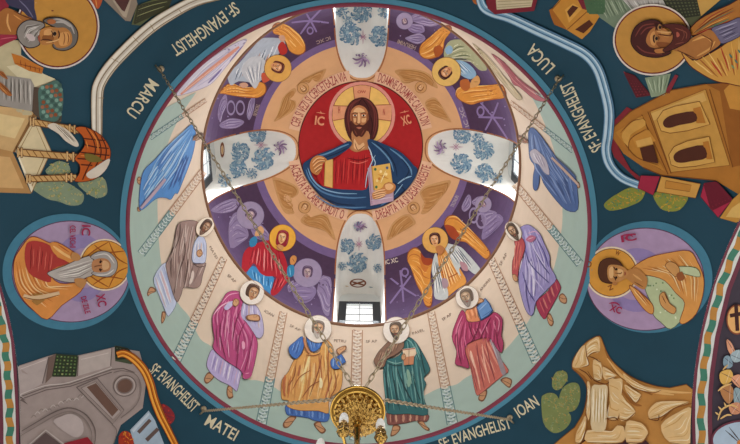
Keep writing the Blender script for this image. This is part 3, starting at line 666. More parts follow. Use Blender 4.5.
# ------------------------------------------------------------------ the drum: green ground, bands of ornament, the apostles
crop()
inner = '196 92 180 116 168 142 160 175 157 210 162 270 177 302 189 317 200 339 214 349 240 377 259 381 275 388 300 406 330 411 360 409 395 410 424 396 441 388 456 385 466 378 480 370 503 352 516 338 532 316 552 275 560 242 563 215 560 180 553 145 540 112 526 86'
IN = catmull(pts(inner), False, 4)
V, Fc = [], []
for x, y in IN:
    p, n, d = hit_drum(x, y); a = math.atan2(p.y, p.x); V += [(p.x - .006 * math.cos(a), p.y - .006 * math.sin(a), p.z)]; V += [S(((R - .006) * math.cos(a), (R - .006) * math.sin(a), p.z + (H1 + .03 - p.z) * k / 3)) for k in (1, 2, 3)]
Fc = [(4 * i + k, 4 * i + k + 1, 4 * i + k + 5, 4 * i + k + 4) for i in range(len(IN) - 1) for k in range(3)]
struct(mesh_obj('trim_4', V, Fc, [mat('abc3b8', var=.07, scale=4)]), 'pale green painted ground round the foot of the drum wall')
OB = 'ornament bands between the apostles'
def band(label, a, b, w0, w1, blue=1.0, plait=False, seed=1):
    """band of scrollwork running down the drum from a to b (picture points)"""
    T = Thing('ornament_band', label, 'ornament band', hit_drum, OB, step=4, level=2); crop(); rr = random.Random(seed); n = 24
    P_ = resample([a, b], n + 1); dx, dy = b[0] - a[0], b[1] - a[1]; L_ = math.hypot(dx, dy); nx, ny = -dy / L_, dx / L_
    W = lambda i: (w0 + (w1 - w0) * i / n) / 2
    E = lambda i, k: (P_[i][0] + nx * W(i) * k, P_[i][1] + ny * W(i) * k)
    c = int(n * blue)
    g1 = T.p('ground', 'tan upper stretch'); g1.raw('d9c2a8', [E(i, -1) for i in range(c + 1)] + [E(i, 1) for i in range(c, -1, -1)])
    if c < n: g2 = T.p('ground', 'grey-green lower stretch'); g2.raw('86a8a6', [E(i, -1) for i in range(c, n + 1)] + [E(i, 1) for i in range(n, c - 1, -1)])
    q = T.p('edging')
    for k in (-.9, .9):
        if c > 1: q.l('b58a6a', .9, [E(i, k) for i in range(c + 1)], ends=1)
        if c < n - 1: q.l('5f8486', .9, [E(i, k) for i in range(c, n + 1)], ends=1)
    q = T.p('scroll'); m = max(6, int(L_ / 3.2)); S_ = resample([a, b], m * 2 + 1)
    hold = flat(q); hold.__enter__()
    for i in range(m):
        j = 2 * i; wv = w0 + (w1 - w0) * i / m; dark = i / m > blue; k = 1 if i % 2 else -1; x, y = S_[j + 1]; h = L_ / m
        ux, uy = dx / L_, dy / L_; pt = lambda s_, t_: (x + nx * wv * s_ * k + ux * h * t_, y + ny * wv * s_ * k + uy * h * t_)
        c1, c2 = ('e9dfce', 'b0907a') if not dark else ('cfdedc', '5f8486')
        if plait: c2 = '7d5f50' if not dark else '4f7476'
        q.l(c2, wv * .12, [pt(-.38, -.6), pt(-.05, -.1), pt(.38, .5)]); q.l(c1, wv * .13, [pt(.3, -.5), pt(.33, .0), pt(.05, .25), pt(-.2, .05), pt(-.05, -.25)])
        if plait: q.l('f0e2cf', wv * .14, [pt(-.45, .1), pt(0, .55)])
    hold.__exit__()
band('scroll band left of the apostle in orange and blue', (283.5, 312), (261, 424), 8, 11.5, .62, seed=1)
band('scroll band below the lower window, running down behind the brass chandelier', (357.5, 330), (355, 440), 11, 12, .66, seed=2)
band('scroll band right of the apostle in teal', (431, 312), (452.5, 424), 8, 12, .68, seed=3)
band('plaited band left of the apostle in magenta', (224, 258), (176, 360), 7, 11, .66, True, 4)
band('slanting scroll band between the brown and the bright blue apostles', (203.5, 171), (141, 254), 8, 9, .5, seed=5)
band('plaited band between the crimson and the lavender apostles', (491, 259), (537, 362), 8, 11, .66, True, 6)
band('slanting scroll band between the lavender and the dark blue apostles', (515, 184), (580, 264), 8, 9, .55, seed=7)
band('thin band above the bright blue apostle at upper left', (206, 100), (150, 138), 4, 5, .45, seed=8)
band('thin band above the dark blue apostle at upper right', (510, 102), (573, 151), 4, 5, .55, seed=9)

AP = 'apostles round the drum'
def apostle(label): return Thing('painted_apostle', label, 'painted figure', hit_drum, AP, step=3.2, level=8)
def foot(T, a, lab=None):
    q = T.p('foot'); q.f('7d5236', a); P_ = pts(a); cx_ = sum(x for x, y in P_) / len(P_); cy_ = sum(y for x, y in P_) / len(P_); z = list(Z); crop()
    q.raw('c79468', catmull([(cx_ + (x - cx_) * .75, cy_ + (y - cy_) * .75) for x, y in P_], True)); q.l('5a3a26', .5, [P_[0], (cx_, cy_), P_[len(P_) // 2]]); Z[:] = z
def robe(T, name, base, outline, lab=None, edge=None, fo=()):
    q = T.p(name, lab); q.f(edge or mix(base, '201018', .55), outline); P_ = pts(outline); n = len(P_); cx_ = sum(x for x, y in P_) / n; cy_ = sum(y for x, y in P_) / n; z = list(Z); crop()
    S_ = catmull(P_, True); m = len(S_); ins = []
    ar = sum(S_[i][0] * S_[(i + 1) % m][1] - S_[(i + 1) % m][0] * S_[i][1] for i in range(m)); sg = 1 if ar > 0 else -1
    for i in range(m):
        ax, ay = S_[i - 1]; bx, by = S_[(i + 1) % m]; L_ = math.hypot(bx - ax, by - ay) or 1
        ins.append((S_[i][0] - sg * (by - ay) / L_ * .45, S_[i][1] + sg * (bx - ax) / L_ * .45))
    q.raw(base, ins); Z[:] = z
    for a in fo: folds(q, a[0], a[1], [mix(c_, base, .5 if k_ % 2 else .28) for k_, c_ in enumerate(a[2])], int(a[3] * .9), a[4] * .95, *a[5:])
    return q
def hand(T, a):
    q = T.p('hand'); q.f('8a5c3c', a); P_ = pts(a); cx_ = sum(x for x, y in P_) / len(P_); cy_ = sum(y for x, y in P_) / len(P_); z = list(Z); crop(); q.raw('d2a274', catmull([(cx_ + (x - cx_) * .78, cy_ + (y - cy_) * .78) for x, y in P_], True))
    for i in (1, 2): q.l('8a5c3c', .4, [(cx_, cy_), P_[i]])
    Z[:] = z
def strokes(q, st):
    with flat(q):
        for h, w_, a in st: q.l(h, w_, a)
HALO, RIM = 'e8e1d4', 'a88e74'

T = apostle('apostle in a magenta cloak over lavender, left of the orange one'); crop(200, 275, 7.4)
foot(T, '30 764 60 719 110 734 92 774 55 804 35 795'); foot(T, '200 834 215 814 238 816 242 874 246 905 215 916 198 884')
robe(T, 'tunic', 'bdb0dc', '100 540 190 634 305 705 300 760 275 860 245 840 210 815 130 775 62 705 50 640', 'lavender hem', None, [('95 560 60 700', '300 700 270 850', ['ece8f8', '7c6cae', 'f6f2fa', '8f80bc', 'd9b0c4'], 13, 1.5, 2, (.7, 1))])
robe(T, 'tunic', 'b9b4d6', '325 160 370 190 430 240 465 330 472 430 440 470 390 440 330 370 300 300 312 220', 'lavender sleeve and chest', None, [('330 180 310 330', '430 250 465 430', ['ebe9f4', '8179b0', 'd6b09a', 'f4f0f4'], 9, 1.3, 3)])
R_ = robe(T, 'cloak', 'bd4a82', '95 290 160 190 200 130 265 115 330 148 318 205 300 260 297 310 340 345 392 420 420 470 427 540 388 724 345 766 318 740 290 700 190 634 98 548 105 470 92 380', 'magenta cloak', '5c1238',
     [('150 200 95 300 105 540', '320 150 300 300 400 480 380 720', ['d978a8', '8a1c52', 'e9a0c0', '9c2460', 'c64a86'], 24, 1.7, 4, (.3, .8)), ('180 250 130 520', '290 300 290 690', ['e08ab4', '7c184a', 'f0b6cc'], 10, 1.5, 5, (.4, .8))])
strokes(R_, [('eba6c4', 7, '165 205 215 148 290 132'), ('f0bcd2', 9, '100 295 150 235 220 195'), ('e59abc', 10, '218 260 202 330 215 430'), ('dc84ac', 9, '275 180 268 250 242 330'), ('e9a6c4', 24, '318 490 322 520 320 550'), ('7a184a', 8, '300 260 262 360 240 490'), ('7a184a', 7, '160 330 150 440 192 620'), ('861c52', 9, '332 350 292 450 282 560 270 690'), ('861c52', 8, '395 420 370 560 330 720'), ('7a184a', 6, '120 400 130 530'), ('eab0ca', 6, '145 460 152 560'), ('eab0ca', 7, '205 480 215 610'), ('e59abc', 6, '350 560 330 630 300 705'), ('e59abc', 7, '380 470 375 590 355 700')])
q = T.p('knot', 'knotted cloak end'); q.f('bd4a82', '325 720 370 705 385 735 360 765 320 765').l('e9a0c0', 8, '335 730 365 725')
q = T.p('cuff', 'lavender cuff'); q.f('c5bfe2', '178 240 215 200 245 195 240 225 200 260')
hand(T, '238 215 255 175 285 180 290 210 265 235'); hand(T, '345 300 400 290 440 300 445 335 410 340 350 330')
head(T, 385, 130, 52, 22, 'a87850', '4f3526', halo=HALO, hr=1.7, rim=RIM, turn=.7)

T = apostle('apostle in an orange cloak over blue, left of the chandelier'); crop(275, 310, 7.4)
foot(T, '60 835 110 785 158 790 142 820 102 868 65 872'); foot(T, '285 844 328 820 348 852 378 890 352 915 320 895')
robe(T, 'tunic', '3f6db5', '80 705 180 735 240 725 392 755 388 825 300 822 240 800 140 785 85 772', 'blue hem', '1e3564', [('80 720 90 775', '385 760 380 820', ['8db2e2', '27468a', '6a94d2'], 12, 2.0, 2, (.8, 1))])
R_ = robe(T, 'cloak', 'dfa55a', '200 205 235 255 270 312 330 302 358 215 410 240 436 300 442 400 490 440 502 470 495 560 470 610 402 660 396 765 320 748 180 745 90 715 98 672 50 662 44 600 50 520 92 462 105 440 140 370 195 330 212 265', 'orange cloak', '7d4418',
     [('150 370 110 500 95 710', '430 300 490 470 395 750', ['f4cf86', 'b06a30', 'eec070', 'c47e3c', 'a85a38', 'f6dc9c'], 30, 1.8, 3, (.3, .75)), ('220 330 180 560 150 730', '350 230 370 500 330 740', ['f8e2a8', 'b8703a', 'e8b060'], 14, 1.7, 4, (.3, .6)), ('70 480 60 650', '140 480 110 690', ['c06a34', 'f0c080', '9a4c28'], 6, 1.6, 5)])
strokes(R_, [('f7e0a0', 18, '252 345 232 420 195 530'), ('f4d48c', 12, '222 470 195 610 170 690'), ('f7e6b4', 22, '335 500 342 540 338 580'), ('f4d48c', 9, '300 500 262 640'), ('8f4a22', 6, '232 332 285 338 335 322'), ('96502a', 8, '345 332 322 450 255 640'), ('96502a', 8, '400 255 392 400 402 640'), ('8f4a22', 6, '155 410 142 490 100 560'), ('96502a', 7, '440 450 452 560 405 650'), ('a45a2c', 7, '130 590 180 500 262 445'), ('96502a', 6, '200 650 262 565 332 525'), ('f4d48c', 8, '375 240 372 360 380 480'), ('f0c878', 8, '420 430 430 520 420 610'), ('b8683a', 16, '75 480 62 560 75 640')])
robe(T, 'tunic', '3f72bd', '232 190 285 205 352 198 345 262 308 302 268 306 240 245', 'blue chest', '1e3564', [('240 200 270 300', '345 205 320 290', ['8fb6e6', '27468a', '5f8fd0'], 8, 1.5, 6)])
robe(T, 'sleeve', '3f72bd', '102 275 150 230 203 193 216 262 190 332 150 362 108 325', None, '1e3564', [('150 235 115 320', '205 200 160 355', ['9cc0ea', '27468a', '5f8fd0'], 7, 1.7, 7)])
robe(T, 'sleeve', '3f72bd', '408 390 430 350 470 338 475 318 495 330 526 382 502 398 490 430 430 436', None, '1e3564', [('430 360 425 430', '480 330 500 400', ['9cc0ea', '27468a'], 6, 1.7, 8)])
q = T.p('belt', 'tan fold over the shoulder'); q.l('c98a5a', 16, '215 200 230 270 260 325').l('8a5030', 4, '205 200 220 270 250 330')
hand(T, '452 303 468 280 522 262 528 290 495 312 475 335')
head(T, 318, 140, 50, 8, 'c0906a', '7a6a5c', 'b3aba0', halo=HALO, hr=2.0, rim=RIM, sx=1.0, turn=.2)

T = apostle('bald bearded apostle in teal holding a book, right of the chandelier'); crop(355, 310, 7.4)
foot(T, '270 890 285 850 330 855 335 885 300 925 262 935'); foot(T, '460 825 500 815 522 850 553 880 542 895 510 880 480 850')
robe(T, 'tunic', '8a5248', '240 755 380 760 540 770 530 828 460 820 380 838 350 842 250 852 235 810', 'brown hem', '4a241e', [('240 770 245 845', '530 775 520 825', ['d8a686', '5e2c2c', 'e4bc98', '74403a'], 13, 2.2, 2, (.8, 1))])
R_ = robe(T, 'cloak', '2a6a6c', '355 200 410 203 445 230 470 262 520 350 556 432 545 465 510 504 528 550 505 630 540 775 390 770 240 765 222 640 208 500 210 400 225 365 300 348 350 300', 'teal cloak', '12302f',
     [('215 400 215 560 245 760', '470 300 500 500 530 765', ['5f9c9a', '184648', '8ab8b2', '1f5456', '3f8284'], 26, 1.8, 3, (.4, .9)), ('380 210 390 330', '440 230 540 440', ['8cbcb4', '164042', '4f908e'], 8, 1.6, 4), ('360 450 380 560', '430 450 470 600', ['9ac4b4', '6aa69c'], 6, 2.2, 5, (.5, .9))])
strokes(R_, [('86ae98', 26, '388 440 402 510 396 570'), ('0f3a3c', 8, '216 430 236 560 250 740'), ('0f3a3c', 7, '270 420 292 560 332 745'), ('123f40', 8, '330 480 382 600 452 730'), ('123f40', 7, '310 425 342 520 402 650'), ('0f3a3c', 8, '480 290 502 400 522 480'), ('6aa8a2', 7, '240 420 262 560 290 740'), ('6aa8a2', 7, '300 440 330 560 390 730'), ('7ab4aa', 6, '355 215 400 225 450 290 480 370'), ('8cc0b4', 6, '235 375 300 395 350 385'), ('0f3a3c', 6, '235 395 300 412 352 405'), ('5f9c98', 8, '460 480 480 600 500 740'), ('123f40', 7, '430 470 450 580 500 700')])
robe(T, 'mantle', '85644f', '138 372 165 320 190 288 250 228 300 200 352 210 362 275 302 332 240 362 216 420 172 428 148 405', 'brown mantle', '3d2a20', [('190 300 160 400', '340 220 290 330', ['b8977a', '553c30', 'c7a88c', '6b4e40'], 16, 1.4, 6, (.3, .7))])
q = T.p('book', 'open book'); q.g('e6cfae', '350 290 445 278 455 322 438 345 360 350').g('c9865e', '360 350 438 338 432 402 362 408').l('a03c30', 6, '352 296 444 284', ends=1).l('8a6a50', 4, '400 285 398 405', ends=1)
hand(T, '345 335 365 320 378 345 365 372 345 365')
head(T, 305, 150, 50, -8, 'a87e5c', '5a4838', '4a3a2e', halo=HALO, hr=1.95, rim=RIM, turn=-.6)

T = apostle('apostle in a crimson cloak over salmon with a blue book'); crop(430, 275, 7.4)
foot(T, '520 775 560 755 606 774 602 815 585 836 545 806'); foot(T, '362 892 370 868 420 848 416 895 392 935 358 925')
R_ = robe(T, 'tunic', 'cf7060', '285 500 420 452 452 484 502 594 582 702 540 746 490 786 380 876 338 878 300 694 258 560', 'salmon tunic', '7d2f2c', [('270 540 340 870', '440 470 570 705', ['eaa890', 'a8484a', 'f0bda4', 'b85652'], 17, 1.8, 2, (.6, 1))])
strokes(R_, [('f4c8b0', 16, '300 560 312 620 340 700'), ('f0b8a0', 9, '325 640 350 740 372 850'), ('f0b8a0', 10, '385 510 402 640 442 800'), ('943c40', 7, '345 500 362 640 402 840'), ('943c40', 7, '412 480 442 640 482 785'), ('943c40', 6, '470 500 502 620 542 720'), ('943c40', 6, '290 600 320 740 350 860')])
q = T.p('lining', 'grey strip'); q.f('9a8e94', '430 454 472 470 520 600 562 720 535 740 500 640 460 530').l('c9c0c4', 9, '450 480 500 620')
robe(T, 'tunic', 'e0905e', '258 275 300 235 345 208 356 300 372 340 282 344', 'orange chest', None, [('265 280 290 340', '340 220 360 330', ['f4be90', 'b5603a'], 6, 1.5, 3)])
R_ = robe(T, 'cloak', 'ae3562', '160 455 198 330 235 258 265 290 282 345 372 338 440 300 480 273 532 312 538 370 530 450 545 500 530 576 490 542 430 462 288 505 260 560 292 686 232 676 184 656 195 564', 'crimson cloak', '4f0c26',
     [('230 280 170 450 190 650', '285 350 260 520 285 680', ['d05a84', '74123a', 'e086a2'], 9, 1.7, 4, (.4, .9)), ('290 350 280 490', '520 310 500 540', ['d2608a', '74123a', 'c03f6c', '8a1844'], 18, 1.7, 5, (.4, .9)), ('300 400 330 470', '480 330 500 430', ['e592ac', '8a1844'], 8, 1.6, 6)])
strokes(R_, [('6a0f34', 7, '285 345 302 420 332 480'), ('6a0f34', 7, '370 342 342 430 302 500'), ('6a0f34', 7, '450 312 402 400 372 470'), ('6a0f34', 7, '202 420 210 560 232 660'), ('de86a4', 9, '240 300 205 380 192 440'), ('e08ca8', 9, '480 300 512 340 502 420'), ('d87098', 8, '430 332 382 430'), ('d87098', 8, '265 350 255 450 270 540'), ('6a0f34', 6, '490 420 500 500 520 560')])
q = T.p('book', 'blue book'); q.g('27497e', '342 238 408 168 442 208 468 262 440 300 375 338').g('6391c6', '350 242 408 176 434 212 458 260 434 292 380 326').l('a5c4e4', 7, '365 260 420 205').l('3b66a2', 5, '385 310 450 265')
hand(T, '322 180 350 168 390 175 400 195 365 210 335 205')
head(T, 275, 165, 52, -15, 'a08468', '6a5a4c', '8d8278', halo=HALO, hr=1.62, rim=RIM, turn=-.6)

T = apostle('apostle in a brown-grey cloak over pale blue, on the left'); crop(140, 210, 7.4)
foot(T, '52 615 76 568 112 580 116 605 76 622 60 640'); foot(T, '164 752 192 758 183 815 160 842 158 800')
robe(T, 'tunic', 'c9d6ee', '100 502 191 388 226 560 272 682 218 782 194 766 140 632', 'pale blue hem', '6a7496', [('185 400 270 685', '105 505 200 765', ['f2f5fc', '8a98c6', 'aebbe0', 'f6f8fc', 'e2b8bc'], 12, 1.8, 2, (.8, 1))])
R_ = robe(T, 'cloak', '9f867e', '190 420 205 370 245 270 268 140 290 95 340 78 405 78 442 112 402 220 380 330 388 398 470 390 490 400 466 480 446 560 396 580 326 572 308 622 272 684 228 572', 'brown-grey cloak', '4f3a34',
     [('270 150 240 330 230 560', '420 100 380 330 400 560', ['c6aea4', '6a5048', 'd8c4ba', '7d625a', 'b59a90'], 24, 1.7, 3, (.3, .8)), ('300 380 290 640', '480 400 400 570', ['d8c4ba', '6a5048'], 8, 1.6, 4)])
strokes(R_, [('d4c4ba', 8, '340 100 332 200 300 330'), ('ccbab0', 8, '392 120 372 220 362 330'), ('dccdc2', 22, '392 450 386 500 368 550'), ('5c443c', 7, '300 100 292 200 252 300'), ('5c443c', 8, '330 200 332 330 292 450 252 620'), ('5c443c', 7, '250 272 232 360 232 500'), ('5c443c', 6, '400 402 440 422 488 412'), ('c4b0a6', 7, '272 180 258 270 220 380'), ('c4b0a6', 8, '310 350 280 480 262 600'), ('6a5048', 7, '360 360 350 450 330 560')])
robe(T, 'tunic', 'c2cde6', '402 240 442 188 472 200 492 250 492 340 480 390 440 395 392 388 384 330', 'pale blue chest', '6a7496', [('410 240 395 380', '470 210 485 380', ['f0f3fa', '8896c2', 'd8b8a4'], 9, 1.4, 5)])
hand(T, '420 305 450 290 465 325 440 350 420 335')
head(T, 482, 125, 50, 38, '8a6044', '4f382a', '6b4a36', halo='efe4d0', hr=1.55, rim=RIM, turn=.6, sx=.75)

T = apostle('apostle in a bright blue cloak, at the far left of the drum'); crop(125, 150, 7.4)
foot(T, '88 215 105 195 122 215 118 255 95 250'); foot(T, '90 425 112 425 118 450 95 455')
robe(T, 'cloak', '4f8fd2', '490 -190 526 -120 506 20 470 130 430 230 392 322 372 322 340 368 300 355 230 362 132 442 104 420 112 260 140 150 220 70 300 -20 400 -105', 'bright blue cloak', '1f4a90',
     [('470 -170 300 -10 120 250', '500 -100 400 150 250 350', ['a9d4f4', '2f66b4', '7ab6ea', '2a589e', 'd0e8f8'], 26, 1.8, 3, (.4, .9)), ('250 60 115 300', '300 200 130 425', ['b8e0f8', '6ab0ea', 'e4f4fc', '4484ca'], 14, 2.0, 4, (.5, .9)), ('430 60 300 330', '500 0 400 300', ['2a4f9a', '86a8e0', '1f3f86'], 9, 1.7, 5)])
q = T.p('edging', 'pinkish cloak edge'); q.l('b9a6b6', 22, '300 215 215 320 118 432', ends=.8).l('7a6a90', 4, '290 205 205 310 110 420')
head(T, 535, -95, 40, 62, '8a6044', '5a4030', sx=.6, turn=.5)

T = apostle('apostle in a lavender cloak over crimson, on the right'); crop(490, 215, 7.4)
foot(T, '508 602 538 578 570 618 562 658 522 645'); foot(T, '418 740 446 728 472 790 455 825 430 800')
robe(T, 'tunic', 'a82a4c', '480 468 522 520 516 570 440 712 396 772 338 648 430 560', 'crimson hem', '560f22', [('350 640 400 760', '490 480 510 560', ['d8746c', '7c1634', 'e09a80', '8e1c3c'], 11, 1.9, 2, (.7, 1))])
R_ = robe(T, 'cloak', '9a92c8', '203 115 240 80 285 70 330 98 372 140 402 210 442 300 446 380 492 472 432 545 345 638 322 730 290 742 250 672 210 505 216 400 252 300 255 220 218 160', 'lavender cloak', '3a3468',
     [('220 110 255 300 300 730', '330 100 430 320 440 540', ['c4bee6', '5f569c', 'd6d2ee', '6e66ac', 'aaa2d6'], 24, 1.8, 3, (.4, .9)), ('260 300 250 660', '350 350 380 600', ['dcd8f2', '5a5296'], 8, 1.9, 4)])
strokes(R_, [('e0dcf4', 7, '220 162 250 232 236 330 218 420'), ('d8b0cc', 8, '280 135 335 122 368 150'), ('dcd8f2', 18, '302 340 322 470 322 600'), ('c8c2e8', 9, '270 320 302 430 400 560'), ('4a4286', 8, '260 262 292 350 352 425 440 505'), ('4a4286', 8, '330 262 382 360 442 440'), ('4a4286', 7, '240 422 282 560 332 640'), ('5a5298', 8, '350 182 402 280 432 385'), ('d6d2f0', 8, '300 200 350 290 420 400'), ('4a4286', 6, '262 480 270 600 295 720')])
robe(T, 'tunic', 'b84a50', '198 140 240 170 262 230 242 310 216 380 206 462 182 475 163 440 165 340 190 260 178 190', 'red chest', '6a1a20', [('190 190 170 440', '240 190 210 440', ['e09478', '8a2430', 'd47060'], 8, 1.5, 5)])
q = T.p('sleeve'); q.f('b86a8a', '265 180 300 150 340 165 310 200 280 195').l('e0b0b8', 8, '280 180 320 165')
hand(T, '165 440 190 440 208 480 190 495 170 475')
head(T, 172, 120, 54, -32, '96704e', '4a3b2c', '54412f', halo='e6dfd0', hr=1.4, rim=RIM, turn=-.5, sx=.7)

T = apostle('apostle in a dark blue cloak, at the far right of the drum'); crop(490, 150, 7.4)
foot(T, '640 245 655 235 668 270 655 285 642 270')
robe(T, 'cloak', '44649c', '285 -150 322 -165 380 -105 440 -20 500 60 620 178 642 230 645 262 652 440 562 446 462 342 392 242 372 180 362 262 340 302 318 280 318 190 328 120 292 60 283 -60', 'dark blue cloak', '1c2f58',
     [('300 -130 330 120 480 350', '400 -60 530 120 645 300', ['9ab2da', '2b477c', '7a98cc', '22396a', '6484ba'], 26, 1.8, 3, (.4, .9)), ('370 190 560 430', '600 190 645 430', ['8fa8d4', '263f74', '5f7fb8'], 12, 1.9, 4, (.5, .9))])
robe(T, 'mantle', 'b5b0bc', '292 20 330 -10 372 20 420 80 442 180 402 170 360 110 320 90', 'pale grey mantle', '6f6a80', [('310 20 370 120', '370 20 430 170', ['dedbe2', '7f7a94'], 7, 1.4, 5)])
q = T.p('edging', 'tan cloak edge'); q.l('c4a898', 18, '455 55 560 160 660 265', ends=.8).l('3a4a70', 9, '480 50 560 120 640 200')
head(T, 245, -75, 42, -62, '8a5a3e', '6a4432', sx=.55, turn=-.5)

T = apostle('foreshortened apostle in pale lavender and salmon, upper left of the drum'); crop(150, 40, 7.4)
robe(T, 'cloak', 'd9d3e4', '192 412 240 340 330 238 420 158 560 60 690 -5 715 8 640 105 560 205 480 300 420 345 300 390', 'pale lavender cloak', '9a90b0', [('220 400 400 200 680 10', '300 380 500 250 690 40', ['f4f2f6', 'a79fc4', 'ece6ee', 'b0a8cc'], 14, 1.4, 3, (.4, .9))])
q = T.p('stripe', 'salmon stripe'); q.l('e0957c', 26, '228 402 390 265 560 130 660 50', ends=.5).l('f0bca4', 8, '240 390 400 262 560 138').l('7a6ca6', 14, '430 320 480 270 530 215').l('8d80b4', 10, '340 225 370 195').l('7a6ca6', 10, '590 160 640 100 690 40')
T = apostle('foreshortened apostle in red and pale green, upper right of the drum'); crop(460, 40, 7.4)
robe(T, 'cloak', 'b9606a', '230 100 330 165 400 255 560 395 650 450 560 446 440 350 395 330 350 250', 'red cloak', '6a2a34', [('250 120 400 300 560 440', '340 170 470 320 640 440', ['dc9a98', '8c3640', 'e4b4a8', '9c4450'], 12, 1.5, 3, (.4, .9))])
robe(T, 'mantle', 'c6b794', '90 20 180 95 260 180 330 270 400 350 460 430 420 440 340 350 250 240 160 120', 'pale green and gold mantle', '8a7a58', [('110 40 250 220 420 430', '180 95 330 270 450 425', ['e6dcc0', '8f8660', 'dccdaa', '9c8a64'], 10, 1.3, 4, (.3, .8))])

# names beside the haloes
crop(); NM = 'apostle names beside the haloes'
for lab, txt, a, b, h in (('left of the orange apostle', 'SF AP', (289.5, 326.5), (299.5, 331.5), 2.6), ('right of the orange apostle', 'PETRU', (334, 342), (346, 342.5), 2.8), ('left of the teal apostle', 'SF AP', (366, 343), (377, 342.5), 2.8), ('right of the teal apostle', 'PAVEL', (413, 335), (424.5, 331), 2.8),
    ('left of the magenta apostle', 'SF AP', (227, 276), (234.5, 283), 2.8), ('right of the magenta apostle', 'IOAN', (264, 312), (273, 317), 2.8), ('left of the crimson apostle', 'SF AP', (443, 321), (452, 315), 2.8), ('right of the crimson apostle', 'ANDREI', (481, 291.5), (491, 279.5), 2.4),
    ('right of the brown-grey apostle', 'MATEI', (209, 247), (216, 259), 2.4), ('left of the lavender apostle', 'SF AP', (501, 266), (507.5, 254), 2.6)):
    inscr('small dark name ' + lab, txt, a, b, h, (0, 0, 1), '6b4c3a', hit_drum, NM, 0.0)
# ------------------------------------------------------------------ pendentives: lettering
L_C = 'dcd3b4'; EV = 'pale lettering on the teal corners'
crop()
for lab, txt, a, b, h, bd in (('upper left corner, beside the cream drape', 'SF: EVANGHELIST', (233.5, 1.5), (169.5, 46), 12.5, 1.5), ('upper left corner, beyond the chain hook', 'MARCU', (149, 78), (125.5, 112), 12.5, .8),
    ('upper right corner, below the chain hook', 'SF: EVANGHELIST', (604, 148), (571, 80), 12.5, 2.0), ('upper right corner, beside the blue drape', 'LUCA', (555.5, 66), (534, 43), 12.5, .4),
    ('lower left corner, beside the orange drape', 'SF: EVANGHELIST', (148, 371), (192.5, 413), 11.5, 1.0), ('lower left corner, below the chain end', 'MATEI', (204, 424.5), (234, 441), 11.5, .3),
    ('lower right corner, left of the chain end', 'SF: EVANGHELIST', (441, 450), (512, 428), 11, 1.2), ('lower right corner, beside the round trees', 'IOAN', (519.5, 418), (540, 405), 11.5, .4)):
    T = Thing('painted_inscription', 'pale %s lettering on the %s' % ('long' if len(txt) > 6 else 'short', lab), 'lettering', hit_pend, EV, single=True); write(T.p('inscription'), L_C, txt, a, b, h, .012, bd)

def outl(q, base, dark, p, wd=.6, sm=False):
    (q.f if sm else q.g)(base, p); P_ = pts(p); z = list(Z); crop(); q.l(dark, wd, (catmull(P_, True) if sm else P_) + [P_[0]], smooth=False, ends=1); Z[:] = z; return q
def lines(q, h, wd, *a, **k):
    with flat(q):
        for p in a: q.l(h, wd, p, **k)
    return q
def tiles(q, h, wd, quad, n, m, lo=.02, hi=.98):
    """a net of tile lines over a four-sided patch"""
    a, b, c, d = pts(quad); z = list(Z); crop(); P = lambda u, v: tuple((a[i] * (1 - u) + b[i] * u) * (1 - v) + (d[i] * (1 - u) + c[i] * u) * v for i in (0, 1))
    with flat(q):
        for i in range(n + 1): u = lo + (hi - lo) * i / n; q.l(h, wd, [P(u, lo), P(u, .5), P(u, hi)], ends=1)
        for j in range(m + 1): v = lo + (hi - lo) * j / m; q.l(h, wd, [P(lo, v), P(.5, v), P(hi, v)], ends=1)
    Z[:] = z
def tree(label, a, cols, rr, n=40):
    n *= 2
    T = Thing('painted_tree', label, 'painted tree', hit_pend, 'painted trees on the teal corners', level=6); q = T.p('crown'); q.f(cols[0], a); P_ = pts(a); z = list(Z); crop()
    cx_ = sum(x for x, y in P_) / len(P_); cy_ = sum(y for x, y in P_) / len(P_)
    hold = flat(q); hold.__enter__()
    for i in range(n):
        j = rr.randrange(len(P_)); k = math.sqrt(rr.random()) * .92; x, y = cx_ + (P_[j][0] - cx_) * k + rr.uniform(-1.2, 1.2), cy_ + (P_[j][1] - cy_) * k + rr.uniform(-1, 1)
        q.e(cols[1 + i % (len(cols) - 1)], x, y, rr.uniform(.6, 1.5), rr.uniform(.35, .7), n=8, rot=rr.uniform(0, 3))
    hold.__exit__(); Z[:] = z
    return T
def drape(label, name, base, light, dark, line, wd, group='painted drapes across the corners', lin=(.28, -.25, .05)):
    T = Thing(name, label, 'painted drape', hit_pend, group, level=26); q = T.p('cloth'); q.l(dark, wd + 1.2, line, ends=.75); q.l(base, wd, line, ends=.75)
    P_ = catmull(pts(line), False, 4); z = list(Z); crop(); n = len(P_)
    def off(k):
        o = []
        for i in range(n):
            a, b = P_[max(0, i - 1)], P_[min(n - 1, i + 1)]; L_ = math.hypot(b[0] - a[0], b[1] - a[1]); o.append((P_[i][0] - (b[1] - a[1]) / L_ * k, P_[i][1] + (b[0] - a[0]) / L_ * k))
        return o
    f_ = T.p('fold'); f_.l(light, wd * .26, off(wd * lin[0]), False, .5); f_.l(dark, wd * .1, off(wd * lin[2]), False, .5); f_.l(light, wd * .18, off(wd * lin[1]), False, .5); f_.l(dark, wd * .08, off(-wd * .4), False, .5)
    Z[:] = z
    return T
rr = random.Random(11); BLD = 'painted buildings on the teal corners'
